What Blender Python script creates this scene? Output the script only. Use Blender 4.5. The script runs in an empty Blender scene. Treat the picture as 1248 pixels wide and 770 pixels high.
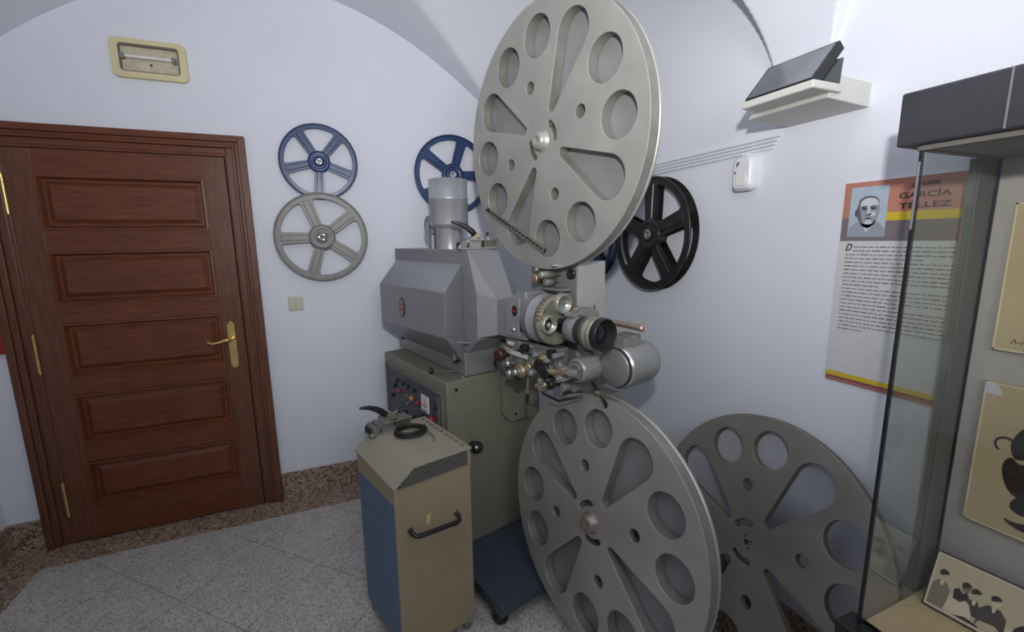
import bpy, bmesh, math, random
from mathutils import Vector, Matrix
random.seed(7)
sc = bpy.context.scene
col = sc.collection
PI = math.pi
R_ = math.radians

# ------------------------------------------------------------------ camera
def look_basis(yaw, pitch, roll):
    f = Vector((math.sin(yaw)*math.cos(pitch), math.cos(yaw)*math.cos(pitch), -math.sin(pitch)))
    r = Vector((math.cos(yaw), -math.sin(yaw), 0))
    u = r.cross(f)
    c, s = math.cos(roll), math.sin(roll)
    return c*r+s*u, -s*r+c*u, f
cam_data = bpy.data.cameras.new('camera'); cam = bpy.data.objects.new('camera', cam_data); col.objects.link(cam)
r, u, f = look_basis(.394, .16934, -.014479)
m = Matrix(((r.x, u.x, -f.x), (r.y, u.y, -f.y), (r.z, u.z, -f.z))).to_4x4()
m.translation = Vector((0, 0, 1.55))
cam.matrix_world = m
cam_data.sensor_width = 36; cam_data.lens = 541.32/1248*36; cam_data.clip_start = .02
sc.camera = cam

# ------------------------------------------------------------------ light
sc.view_settings.view_transform = 'Standard'; sc.view_settings.look = 'None'
sc.view_settings.gamma = 1; sc.view_settings.use_curve_mapping = False
sc.view_settings.exposure = 0.0
w = bpy.data.worlds.new('world'); sc.world = w; w.use_nodes = True
w.node_tree.nodes['Background'].inputs[0].default_value = (.80, .88, 1.0, 1)
w.node_tree.nodes['Background'].inputs[1].default_value = .25
def area(name, loc, target, size, power, color, shape='DISK', size_y=None, spread=PI):
    l = bpy.data.lights.new(name, 'AREA'); l.shape = shape; l.size = size; l.energy = power; l.color = color
    if size_y: l.size_y = size_y
    l.spread = spread
    o = bpy.data.objects.new(name, l); col.objects.link(o); o.location = loc
    o.rotation_euler = (Vector(target)-Vector(loc)).to_track_quat('-Z', 'Y').to_euler()
    return o
area('flash', (0, -.08, 1.885), (.72, 1.5, 3.0), .07, 26.5, (1, .985, .97), spread=R_(150))
area('fill_light', (.3, -1.2, 2.2), (0.5, .9, 2.5), .9, 17, (.88, .93, 1))  # added soft fill from behind the camera, no lamp known there

# ------------------------------------------------------------------ materials
def lin(c):
    return tuple((x/12.92 if x <= .04045 else ((x+.055)/1.055)**2.4) for x in [v/255 for v in c])
def new_mat(name):
    m = bpy.data.materials.new(name); m.use_nodes = True
    nt = m.node_tree; b = nt.nodes['Principled BSDF']
    return m, nt, b
def tex_coord(nt, scale=(1, 1, 1), rot=(0, 0, 0), kind='Object'):
    tc = nt.nodes.new('ShaderNodeTexCoord'); mp = nt.nodes.new('ShaderNodeMapping')
    mp.inputs['Scale'].default_value = scale; mp.inputs['Rotation'].default_value = rot
    nt.links.new(tc.outputs[kind], mp.inputs[0]); return mp.outputs[0]
def noise(nt, vec, scale, detail=4, rough=.5):
    n = nt.nodes.new('ShaderNodeTexNoise'); n.inputs['Scale'].default_value = scale
    n.inputs['Detail'].default_value = detail; n.inputs['Roughness'].default_value = rough
    nt.links.new(vec, n.inputs['Vector']); return n.outputs['Fac']
def ramp(nt, fac, stops):
    n = nt.nodes.new('ShaderNodeValToRGB'); e = n.color_ramp.elements
    while len(e) < len(stops): e.new(.5)
    for i, (p, c) in enumerate(stops):
        e[i].position = p; e[i].color = (*c, 1)
    nt.links.new(fac, n.inputs[0]); return n.outputs[0]
def bump(nt, b, height, strength, dist=.002):
    n = nt.nodes.new('ShaderNodeBump'); n.inputs['Strength'].default_value = strength; n.inputs['Distance'].default_value = dist
    nt.links.new(height, n.inputs['Height']); nt.links.new(n.outputs[0], b.inputs['Normal'])
def paint(name, c, rough=.5, metal=0., var=.12, scale=12, bmp=.0, spec=.5, stretch=(1, 1, 1)):
    m, nt, b = new_mat(name)
    v = tex_coord(nt, stretch); f = noise(nt, v, scale, 5)
    lo = tuple(x*(1-var) for x in c); hi = tuple(min(1, x*(1+var)) for x in c)
    nt.links.new(ramp(nt, f, [(.3, lo), (.7, hi)]), b.inputs['Base Color'])
    b.inputs['Roughness'].default_value = rough; b.inputs['Metallic'].default_value = metal
    b.inputs['Specular IOR Level'].default_value = spec
    if bmp: bump(nt, b, noise(nt, v, scale*8, 3), bmp)
    return m
M = {}
M['plaster'] = paint('white_plaster', (.735, .75, .815), .85, 0, .02, 2.5, .25, .25)
def wood_mat():
    m, nt, b = new_mat('varnished_wood')
    v = tex_coord(nt, (3, 3, 40)); f = noise(nt, v, 3, 6, .6)
    w_ = tex_coord(nt, (1, 1, 1)); g = noise(nt, w_, 2.0, 2)
    c1 = ramp(nt, f, [(.3, (.095, .024, .0085)), (.55, (.155, .042, .014)), (.75, (.225, .066, .022))])
    mx = nt.nodes.new('ShaderNodeMixRGB'); mx.blend_type = 'MULTIPLY'; mx.inputs[0].default_value = .5
    nt.links.new(c1, mx.inputs[1]); nt.links.new(ramp(nt, g, [(.3, (.7, .7, .7)), (.7, (1, 1, 1))]), mx.inputs[2])
    nt.links.new(mx.outputs[0], b.inputs['Base Color']); b.inputs['Roughness'].default_value = .38
    bump(nt, b, f, .08, .001); return m
M['wood'] = wood_mat()
def wood_v():
    m, nt, b = new_mat('varnished_wood_upright')
    v = tex_coord(nt, (40, 40, 2.5)); f = noise(nt, v, 3, 6, .6)
    nt.links.new(ramp(nt, f, [(.3, (.085, .030, .014)), (.55, (.135, .050, .024)), (.75, (.19, .074, .036))]), b.inputs['Base Color'])
    b.inputs['Roughness'].default_value = .38; bump(nt, b, f, .08, .001); return m
M['wood_v'] = wood_v()
def granite(name, stops, scale, rough, tiles=None):
    m, nt, b = new_mat(name)
    v = tex_coord(nt); vo = nt.nodes.new('ShaderNodeTexVoronoi'); vo.inputs['Scale'].default_value = scale
    nt.links.new(v, vo.inputs['Vector'])
    sep = nt.nodes.new('ShaderNodeSeparateColor'); nt.links.new(vo.outputs['Color'], sep.inputs[0])
    c = ramp(nt, sep.outputs[0], stops); nt.nodes[-1].color_ramp.interpolation = 'CONSTANT' if False else 'LINEAR'
    n = noise(nt, v, scale*.06, 3)
    mx = nt.nodes.new('ShaderNodeMixRGB'); mx.blend_type = 'MULTIPLY'; mx.inputs[0].default_value = .6
    nt.links.new(c, mx.inputs[1]); nt.links.new(ramp(nt, n, [(.3, (.75, .75, .75)), (.7, (1, 1, 1))]), mx.inputs[2])
    out = mx.outputs[0]
    if tiles:
        # joints between square slabs laid at 45 degrees
        tc = nt.nodes.new('ShaderNodeTexCoord'); sp = nt.nodes.new('ShaderNodeSeparateXYZ'); nt.links.new(tc.outputs['Object'], sp.inputs[0])
        def math_(op, a, b_=None):
            q = nt.nodes.new('ShaderNodeMath'); q.operation = op
            for i, x in enumerate((a, b_)):
                if x is None: continue
                if isinstance(x, (int, float)): q.inputs[i].default_value = x
                else: nt.links.new(x, q.inputs[i])
            return q.outputs[0]
        px, py = sp.outputs[0], sp.outputs[1]
        lines = None
        for s_, off in ((math_('ADD', px, py), 1.455), (math_('SUBTRACT', py, px), 2.86)):
            q = math_('DIVIDE', math_('SUBTRACT', s_, off-20*tiles), tiles)
            fr = math_('FRACT', math_('ADD', q, .5)); d = math_('ABSOLUTE', math_('SUBTRACT', fr, .5))
            l = math_('LESS_THAN', d, .0040)
            lines = l if lines is None else math_('MAXIMUM', lines, l)
        m2 = nt.nodes.new('ShaderNodeMixRGB'); m2.blend_type = 'MIX'; nt.links.new(math_('MULTIPLY', lines, .8), m2.inputs[0])
        nt.links.new(out, m2.inputs[1]); m2.inputs[2].default_value = (.13, .12, .11, 1); out = m2.outputs[0]
    nt.links.new(out, b.inputs['Base Color']); b.inputs['Roughness'].default_value = rough
    return m
M['floor'] = granite('grey_terrazzo', [(0, (.17, .155, .14)), (.12, (.38, .365, .34)), (.5, (.54, .52, .485)), (.85, (.68, .655, .61)), (1, (.50, .42, .36))], 190, .3, .566)
M['granite'] = granite('brown_granite', [(0, (.04, .033, .028)), (.3, (.20, .14, .10)), (.6, (.42, .29, .20)), (.85, (.58, .41, .31)), (1, (.30, .24, .20))], 130, .28)
M['alu'] = paint('brushed_aluminium_reel', (.40, .388, .355), .42, .45, .12, 5, .0, .5)
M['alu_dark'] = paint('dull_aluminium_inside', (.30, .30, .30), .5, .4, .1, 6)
M['alu_side'] = paint('shaded_aluminium_edge', (.215, .21, .19), .55, .3, .2, 12)  # darker tone for hole walls and rim, shade put into the colour
M['alu_side_third'] = paint('shaded_aluminium_edge_third', (.15, .14, .115), .6, .2, .25, 12)  # same shaded tone for the side faces of the leaning reel
M['void'] = paint('lens_blacking', (.004, .004, .004), .8, 0, .1, 10)
M['cover'] = paint('column_grey_lit_front', (.36, .36, .34), .42, .2, .05, 20)  # column grey lightened to carry the light on its front face
M['lid'] = paint('lid_paint', (.32, .295, .225), .5, .05, .05, 10)
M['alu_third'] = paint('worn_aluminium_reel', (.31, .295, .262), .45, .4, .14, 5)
M['lamp_grey'] = paint('silver_hammer_paint', (.30, .305, .315), .42, .35, .05, 30)
M['lamp_dark'] = paint('silver_paint_edge', (.25, .252, .255), .42, .35, .05, 30)
M['steel'] = paint('bright_steel', (.62, .62, .61), .25, .9, .1, 20)
M['chimney'] = paint('spun_aluminium', (.42, .43, .44), .35, .5, .06, 30)
M['olive'] = paint('grey_green_machine_paint', (.20, .195, .145), .45, .1, .05, 18)
M['olive_dark'] = paint('grey_green_paint_worn', (.155, .15, .12), .5, .1, .08, 18)
M['beige'] = paint('beige_cabinet_paint', (.32, .262, .165), .5, .05, .05, 10)
M['blue_panel'] = paint('blue_panel_paint', (.09, .155, .235), .55, 0, .12, 14)
M['navy_panel'] = paint('dark_blue_control_panel', (.065, .075, .095), .45, .2, .1, 25)
M['platform'] = paint('dark_blue_grey_deck', (.055, .07, .09), .45, .1, .12, 20)
M['black'] = paint('black_plastic', (.014, .014, .015), .35, 0, .2, 20)
M['black_matt'] = paint('black_matt', (.02, .02, .021), .7, 0, .2, 20)
M['brass'] = paint('polished_brass', (.72, .53, .20), .28, .8, .15, 25)
M['brass_plain'] = paint('dull_brass', (.38, .31, .19), .4, .7, .25, 40)
M['copper'] = paint('copper', (.46, .33, .26), .3, .8, .2, 30)
M['ivory'] = paint('ivory_plastic', (.66, .58, .34), .45, 0, .05, 10)
M['switch'] = paint('cream_switch_plastic', (.55, .53, .42), .45, 0, .03, 10)
M['yellowed'] = paint('yellowed_reflector', (.55, .50, .36), .4, 0, .18, 22)
M['brown_stain'] = paint('brown_stain', (.15, .07, .02), .8, 0, .3, 40)
M['tube'] = paint('white_glass_tube', (.75, .75, .70), .2, 0, .03, 10)
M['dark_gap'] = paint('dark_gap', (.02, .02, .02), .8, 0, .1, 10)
M['blue_reel'] = paint('blue_enamel', (.012, .040, .125), .32, 0, .15, 18)
M['navy_reel'] = paint('navy_enamel', (.018, .03, .085), .3, .1, .15, 18)
M['grey_reel'] = paint('grey_hammered_paint', (.19, .19, .175), .45, .1, .12, 25)
M['black_reel'] = paint('black_worn_enamel', (.02, .018, .017), .35, .2, .4, 12)
M['white_plastic'] = paint('white_plastic', (.72, .735, .75), .35, 0, .02, 8)
M['white_shelf'] = paint('off_white_metal', (.58, .57, .53), .5, 0, .03, 8)
M['fascia'] = paint('charcoal_fascia', (.032, .032, .038), .45, .1, .25, 8)
M['post'] = paint('grey_case_post', (.15, .14, .125), .7, 0, .06, 12)
M['back_panel'] = paint('grey_cloth_panel', (.47, .44, .39), .8, 0, .04, 60, .1)
M['maple'] = paint('pale_maple', (.62, .46, .26), .45, 0, .08, 5, 0, .5, (2, 14, 2))
M['paper'] = paint('aged_drawing_paper', (.56, .44, .24), .75, 0, .06, 6)
M['paper_edge'] = paint('pale_paper_edge', (.75, .62, .38), .75, 0, .05, 6)
M['ink'] = paint('dark_brown_ink', (.022, .016, .013), .8, 0, .4, 30)
M['red'] = paint('red_enamel', (.30, .006, .010), .4, 0, .15, 12)
M['red_knob'] = paint('red_plastic', (.35, .02, .03), .35, 0, .1, 12)
M['maroon'] = paint('dark_red_bakelite', (.05, .012, .010), .35, 0, .2, 12)
M['orange'] = paint('orange_lens', (.65, .22, .03), .25, 0, .1, 12)
M['meter'] = paint('meter_face', (.72, .68, .62), .4, 0, .05, 30)
M['cream_metal'] = paint('pale_machined_metal', (.36, .35, .285), .3, .6, .1, 20)
M['mech'] = paint('grey_cast_metal', (.235, .235, .22), .38, .4, .1, 20)
M['greenish'] = paint('grey_green_turret', (.235, .24, .19), .38, .3, .15, 30)
M['lens_glass'] = paint('dark_lens_glass', (.012, .012, .02), .06, 0, .1, 5)
M['mirror_glass'] = paint('pale_lens_glass', (.26, .27, .28), .12, .6, .1, 5)
M['brown_metal'] = paint('brownish_worn_metal', (.30, .245, .21), .4, .5, .15, 20)
M['motor'] = paint('grey_motor_paint', (.27, .275, .265), .35, .3, .05, 12)
M['screen'] = paint('grey_screen', (.17, .18, .20), .12, 0, .35, 4)
M['dark_shell'] = paint('dark_green_grey_shell', (.05, .06, .06), .5, 0, .1, 12)
M['tape'] = paint('yellowed_tape', (.55, .45, .22), .6, 0, .05, 12)
M['rubber'] = paint('black_rubber', (.012, .012, .012), .6, 0, .2, 12)
for k, c in dict(salmon=(186, 126, 108), p_grey=(120, 112, 116), p_yellow=(212, 184, 45), p_white=(206, 206, 206), p_redbrown=(168, 110, 100), p_plum=(120, 70, 72),
                 ph_bg=(176, 190, 204), g1=(150, 158, 168), g2=(96, 98, 104), g3=(48, 48, 52), g4=(205, 208, 212), txt=(52, 48, 52),
                 s_bg=(205, 190, 155), s_hi=(226, 214, 182), s1=(140, 128, 104), s2=(74, 66, 56), s3=(34, 31, 29)).items():
    M[k] = paint('print_'+k, lin(c), .6, 0, .03, 40)
def glass_mat(name, tint):
    m, nt, b = new_mat(name); nt.nodes.remove(b)
    out = nt.nodes['Material Output']
    t = nt.nodes.new('ShaderNodeBsdfTransparent'); t.inputs[0].default_value = tint
    g = nt.nodes.new('ShaderNodeBsdfGlossy'); g.inputs['Roughness'].default_value = .01; g.inputs[0].default_value = (1, 1, 1, 1)
    fr = nt.nodes.new('ShaderNodeLayerWeight'); fr.inputs[0].default_value = .5
    pw = nt.nodes.new('ShaderNodeMath'); pw.operation = 'POWER'; nt.links.new(fr.outputs['Facing'], pw.inputs[0]); pw.inputs[1].default_value = 5
    ma = nt.nodes.new('ShaderNodeMath'); ma.operation = 'MULTIPLY_ADD'; nt.links.new(pw.outputs[0], ma.inputs[0]); ma.inputs[1].default_value = .9; ma.inputs[2].default_value = .035
    mx = nt.nodes.new('ShaderNodeMixShader'); nt.links.new(ma.outputs[0], mx.inputs[0]); nt.links.new(t.outputs[0], mx.inputs[1]); nt.links.new(g.outputs[0], mx.inputs[2])
    nt.links.new(mx.outputs[0], out.inputs[0]); return m
M['glass'] = glass_mat('greenish_end_glass', (.93, .965, .95, 1)); M['glass_front'] = glass_mat('clear_front_glass', (.975, .98, .975, 1))

# ------------------------------------------------------------------ mesh helpers
class MB:
    def __init__(s, org=(0, 0, 0)):
        s.bm = bmesh.new(); s.mats = []; s.org = Vector(org)
    def mi(s, mat):
        if mat not in s.mats: s.mats.append(mat)
        return s.mats.index(mat)
    def v(s, p): return s.bm.verts.new(Vector(p)-s.org)
    def face(s, vs, mat, smooth=False):
        try: f_ = s.bm.faces.new(vs)
        except ValueError: return
        f_.material_index = s.mi(mat); f_.smooth = smooth
    def hexa(s, b4, t4, mat):
        b_ = [s.v(p) for p in b4]; t = [s.v(p) for p in t4]
        s.face(b_[::-1], mat); s.face(t, mat)
        for i in range(4): s.face([b_[i], b_[(i+1) % 4], t[(i+1) % 4], t[i]], mat)
        return s
    def box(s, x0, x1, y0, y1, z0, z1, mat):
        q = lambda z: [(x0, y0, z), (x1, y0, z), (x1, y1, z), (x0, y1, z)]
        return s.hexa(q(z0), q(z1), mat)
    def lathe(s, p, ax, prof, mat, n=32, smooth=True, mats=None):
        p = Vector(p); ax = Vector(ax).normalized()
        e1 = ax.orthogonal().normalized(); e2 = ax.cross(e1)
        rings = []
        for t, r_ in prof:
            if r_ < 1e-6: rings.append([s.v(p+ax*t)])
            else: rings.append([s.v(p+ax*t+(e1*math.cos(2*PI*i/n)+e2*math.sin(2*PI*i/n))*r_) for i in range(n)])
        for k in range(len(rings)-1):
            a, b_ = rings[k], rings[k+1]; mt = mats[k] if mats else mat
            for i in range(n):
                j = (i+1) % n
                if len(a) == 1 and len(b_) == 1: continue
                if len(a) == 1: s.face([a[0], b_[j], b_[i]], mt, smooth)
                elif len(b_) == 1: s.face([a[i], a[j], b_[0]], mt, smooth)
                else: s.face([a[i], a[j], b_[j], b_[i]], mt, smooth)
        return s
    def cyl(s, p0, p1, r0, mat, r1=None, n=24):
        p0 = Vector(p0); p1 = Vector(p1); L = (p1-p0).length; r1 = r0 if r1 is None else r1
        rings = s.lathe(p0, p1-p0, [(0, 0), (0, r0)], mat, n, False)
        s.lathe(p0, p1-p0, [(0, r0), (L, r1)], mat, n, True)
        s.lathe(p0, p1-p0, [(L, r1), (L, 0)], mat, n, False); return s
    def sphere(s, p, r_, mat, sz=1., n=16):
        s.lathe(Vector(p)-Vector((0, 0, r_*sz)), (0, 0, 1), [(r_*sz*(1-math.cos(PI*i/8)), r_*math.sin(PI*i/8)) for i in range(9)], mat, n); return s
    def tube(s, pts, r_, mat, n=10, closed=False):
        pts = [Vector(p) for p in pts]; N = len(pts); rings = []
        up = None
        for i, p in enumerate(pts):
            a = pts[(i-1) % N] if (closed or i > 0) else p; b_ = pts[(i+1) % N] if (closed or i < N-1) else p
            t = (b_-a).normalized()
            if up is None: up = t.orthogonal().normalized()
            up = (up-t*up.dot(t)).normalized(); e2 = t.cross(up)
            rr = r_[i] if isinstance(r_, (list, tuple)) else r_
            rings.append([s.v(p+(up*math.cos(2*PI*k/n)+e2*math.sin(2*PI*k/n))*rr) for k in range(n)])
        for i in range(N if closed else N-1):
            a, b_ = rings[i], rings[(i+1) % N]
            for k in range(n): s.face([a[k], a[(k+1) % n], b_[(k+1) % n], b_[k]], mat, True)
        if not closed:
            s.face(rings[0][::-1], mat); s.face(rings[-1], mat)
        return s
    def prism(s, poly, o, ex, ey, depth, mat, smooth=False):
        """polygon in the plane (o, ex, ey), pushed back along -n by depth"""
        o = Vector(o); ex = Vector(ex); ey = Vector(ey); n_ = ex.cross(ey).normalized()
        a = [s.v(o+ex*x+ey*y) for x, y in poly]; b_ = [s.v(o+ex*x+ey*y-n_*depth) for x, y in poly]
        s.face(a, mat); s.face(b_[::-1], mat)
        for i in range(len(poly)):
            j = (i+1) % len(poly); s.face([a[i], b_[i], b_[j], a[j]], mat, smooth)
        return s
    def build(s, name, parent=None, bevel=0., seg=2, recalc=True, loc=None):
        if recalc: bmesh.ops.recalc_face_normals(s.bm, faces=s.bm.faces)
        me = bpy.data.meshes.new(name); s.bm.to_mesh(me); s.bm.free()
        for k in s.mats: me.materials.append(M[k])
        o = bpy.data.objects.new(name, me); col.objects.link(o)
        if parent: o.parent = parent
        else: o.location = s.org
        if bevel:
            md = o.modifiers.new('bevel', 'BEVEL'); md.width = bevel; md.segments = seg; md.limit_method = 'ANGLE'; md.angle_limit = R_(40)
        return o
def tag(o, label, cat, group=None):
    o['label'] = label; o['category'] = cat
    if group: o['group'] = group
    return o
def struct(o):
    o['kind'] = 'structure'; return o
def empty(name, loc=(0, 0, 0), mat=None, rz=0):
    o = bpy.data.objects.new(name, None); col.objects.link(o); o.empty_display_size = .1
    if mat is not None: o.matrix_world = mat
    else: o.location = loc; o.rotation_euler = (0, 0, rz)
    return o
def child(o, label): o['label'] = label; return o
def holed_plate(name, outer, holes, z0, z1, mat, parent, bev=.0012, side=None):
    """flat plate with real cut-outs, from z0 to z1 in its own frame"""
    cu = bpy.data.curves.new(name, 'CURVE'); cu.dimensions = '2D'; cu.fill_mode = 'BOTH'
    for pl in [outer]+holes:
        sp = cu.splines.new('POLY'); sp.points.add(len(pl)-1)
        for i, (x, y) in enumerate(pl): sp.points[i].co = (x, y, 0, 1)
        sp.use_cyclic_u = True
    cu.extrude = (z1-z0)/2-bev; cu.bevel_depth = bev; cu.bevel_resolution = 1; cu.offset = -bev
    t = bpy.data.objects.new('tmp', cu); col.objects.link(t)
    bpy.context.view_layer.update()
    me = bpy.data.meshes.new_from_object(t.evaluated_get(bpy.context.evaluated_depsgraph_get()))
    bpy.data.objects.remove(t); bpy.data.curves.remove(cu)
    me.name = name; me.transform(Matrix.Translation((0, 0, (z0+z1)/2)))
    me.materials.clear(); me.materials.append(M[mat])
    for p in me.polygons: p.use_smooth = False
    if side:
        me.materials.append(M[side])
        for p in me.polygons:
            if abs(p.normal.z) < .3: p.material_index = 1  # side faces take the tone with shade painted in
    o = bpy.data.objects.new(name, me); col.objects.link(o); o.parent = parent
    return o
def circ(cx, cy, r_, n=40): return [(cx+r_*math.cos(2*PI*i/n), cy+r_*math.sin(2*PI*i/n)) for i in range(n)]
def text_mesh(body, size, shear=0, align='LEFT', spacing=1.0, bold=0.0):
    cu = bpy.data.curves.new('t', 'FONT'); cu.body = body; cu.size = size; cu.shear = shear; cu.align_x = align; cu.space_character = spacing; cu.offset = bold
    cu.extrude = .0004
    t = bpy.data.objects.new('tmp', cu); col.objects.link(t); bpy.context.view_layer.update()
    me = bpy.data.meshes.new_from_object(t.evaluated_get(bpy.context.evaluated_depsgraph_get()))
    bpy.data.objects.remove(t); bpy.data.curves.remove(cu); return me

# ------------------------------------------------------------------ room
XL, XR, YB, YF = -1.59, 1.52, 2.872, -2.2
def za(x, y=YB):
    t = min(1., abs((x+.035)/1.562)); tb = min(1., abs((x+.17)/1.69))
    back = 1.85+1.054*max(0., 1-tb*tb)**.97; steep = 1.88+1.02*max(0., 1-t**2.6)**.4545
    k = min(1., max(0., (YB-y)/1.0)); k = k*k*(3-2*k)
    return back*(1-k)+steep*k
bays = [(2.03, .865), (.03, 1.0), (-1.98, .96)]
def zb(y):
    for c, h in bays:
        t = abs(y-c)/h
        if t < 1: return 1.85+1.10*math.sqrt(1-t*t)
    return 1.85
struct(MB().box(XL-.15, XR+.15, YF, YB+.15, -.1, 0, 'floor').build('floor'))
struct(MB().box(XL-.15, XR+.15, YB, YB+.15, 0, 3.1, 'plaster').build('wall_back'))
struct(MB().box(XR, XR+.15, YF, YB, 0, 3.1, 'plaster').build('wall_right'))
struct(MB().box(XL-.15, XL, YF, YB, 0, 3.1, 'plaster').build('wall_left'))
xs = sorted(set([XL-.02]+[round(XL+i*(1.0-XL)/110, 4) for i in range(111)]+[round(1.0+(XR-1.0)*math.sin(PI/2*i/110), 5) for i in range(1, 111)]+[XR+.02]))
ys = []
for c, h in bays:
    ys += [c+h*math.cos(PI*i/130) for i in range(131)]
ys = sorted(set([round(y, 5) for y in ys if y < YB+.02]+[YB+.02, 1.09, 1.12, 1.06]))
mb = MB(); grid = []
for y in ys: grid.append([mb.v((x, y, max(za(x, y), zb(y)))) for x in xs])
for i in range(len(ys)-1):
    for j in range(len(xs)-1): mb.face([grid[i][j], grid[i][j+1], grid[i+1][j+1], grid[i+1][j]], 'plaster', True)
c_ = mb.build('ceiling', recalc=False)
sm = c_.modifiers.new('thick', 'SOLIDIFY'); sm.thickness = .04; sm.offset = 1
struct(c_)
# granite skirting and border laid flush in the floor
def skirting(name, *a): struct(MB().box(*a, 'granite').build(name, bevel=.002))
mb = MB(); mb.box(XL+.015, -1.442, YB-.016, YB, 0, .163, 'granite'); mb.box(-.348, XR-.015, YB-.016, YB, 0, .163, 'granite')
struct(mb.build('baseboard_back', bevel=.002))
skirting('baseboard_left', XL, XL+.016, YF, YB, 0, .163)
skirting('baseboard_right', XR-.016, XR, YF, YB, 0, .163)
mb = MB(); mb.box(XL, XR, 2.672, YB, 0, .0015, 'granite'); mb.box(XL, -1.40, YF, 2.672, 0, .0015, 'granite'); mb.box(1.32, XR, YF, 2.672, 0, .0015, 'granite')
struct(mb.build('trim_1'))

# ------------------------------------------------------------------ door
D = empty('door_1', (-.89, YB, 0)); struct(D); D['label'] = 'reddish-brown panelled wooden door with brass handle in the back wall'; D['category'] = 'door'
O = (-.89, YB, 0)
y1 = YB
# frame: stepped mouldings on three sides
prof = [(0, .032, .040), (.032, .05, .030), (.05, .062, .036), (.062, .094, .022)]   # from outer edge inward: a, b, projection
mb = MB(O)
for a, b_, d in prof:
    mb.box(-1.442+a, -1.442+b_, y1-d, y1, 0, 2.112-a, 'wood_v'); mb.box(-.348-b_, -.348-a, y1-d, y1, 0, 2.112-a, 'wood_v')
    mb.box(-1.442+b_, -.348-b_, y1-d, y1, 2.112-b_, 2.112-a, 'wood')
mb.box(-1.352, -1.332, y1-.020, y1, 0, 2.02, 'wood_v'); mb.box(-.447, -.438, y1-.020, y1, 0, 2.02, 'wood_v'); mb.box(-1.352, -.438, y1-.020, y1, 2.006, 2.02, 'wood')
mb.build('door_frame', D, .003)
# leaf with five fielded panels
mb = MB(O); LX0, LX1, LZ0, LZ1 = -1.327, -.452, .012, 2.001
PX0, PX1 = -1.225, -.555
pz = [(.20, .438), (.543, .805), (.905, 1.172), (1.27, 1.525), (1.628, 1.885)]
yf = y1-.028
mb.box(LX0, PX0, yf, y1, LZ0, LZ1, 'wood_v'); mb.box(PX1, LX1, yf, y1, LZ0, LZ1, 'wood_v')
edges = [LZ0]+[z for p in pz for z in p]+[LZ1]
for i in range(0, len(edges), 2): mb.box(PX0, PX1, yf, y1, edges[i], edges[i+1], 'wood')
leaf = mb.build('door_leaf', D, .0015)
mb = MB(O); mb.box(-1.336, -.444, y1-.0095, y1-.001, .0, 2.008, 'dark_gap'); mb.build('gap_shade', D)  # dark sheet behind the leaf, stands in for shade in the gap
for a, b_ in pz:
    mb = MB(O)
    # outer moulding sloping in, recess, raised field
    def ring(mb, i0, y0, i1, y1_, mat='wood'):
        q = lambda i, y: [(PX0+i, y, a+i), (PX1-i, y, a+i), (PX1-i, y, b_-i), (PX0+i, y, b_-i)]
        A = [mb.v(p) for p in q(i0, y0)]; B = [mb.v(p) for p in q(i1, y1_)]
        for k in range(4): mb.face([A[k], A[(k+1) % 4], B[(k+1) % 4], B[k]], mat)
        return B
    ring(mb, 0, yf-.005, .010, yf-.006); ring(mb, .010, yf-.006, .02, yf+.016); ring(mb, .02, yf+.016, .032, yf+.016)
    B = ring(mb, .032, yf+.016, .052, yf+.003); mb.face(B, 'wood')
    mb.box(PX0, PX1, yf+.018, y1-.002, a, b_, 'wood')
    q = [(PX0, yf-.005, a), (PX1, yf-.005, a), (PX1, yf-.005, b_), (PX0, yf-.005, b_)]
    mb.build('door_panel', D, recalc=False)
mb = MB(O); mb.box(-.531, -.493, yf-.007, yf, .872, 1.112, 'brass')
mb.prism([(-.014, 0), (.014, 0), (.008, .012), (0, .018), (-.008, .012)], (-.512, yf-.007, 1.112), (1, 0, 0), (0, 0, 1), .006, 'brass')
mb.prism([(-.014, 0), (0, -.012), (.014, 0)], (-.512, yf-.007, .872), (1, 0, 0), (0, 0, 1), .006, 'brass')
hp = mb.build('handle_plate', D, .002)
mb = MB(O); mb.cyl((-.512, yf-.006, 1.03), (-.512, yf-.045, 1.03), .009, 'brass')
mb.tube([(-.512, yf-.045, 1.03), (-.535, yf-.05, 1.032), (-.57, yf-.052, 1.022), (-.60, yf-.052, 1.018), (-.622, yf-.05, 1.03)], [.010, .009, .008, .007, .008], 'brass')
mb.build('door_handle', D)
for z0, z1 in ((1.705, 1.88), (.937, 1.122), (.17, .342)):
    mb = MB(O); mb.cyl((-1.333, yf-.006, z0), (-1.333, yf-.006, z1), .007, 'brass')
    for k in range(1, 5): mb.cyl((-1.333, yf-.006, z0+(z1-z0)*k/5-.001), (-1.333, yf-.006, z0+(z1-z0)*k/5+.001), .0078, 'brass_plain')
    mb.sphere((-1.333, yf-.006, z1+.004), .006, 'brass'); mb.sphere((-1.333, yf-.006, z0-.004), .006, 'brass')
    mb.build('hinge', D)

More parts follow.
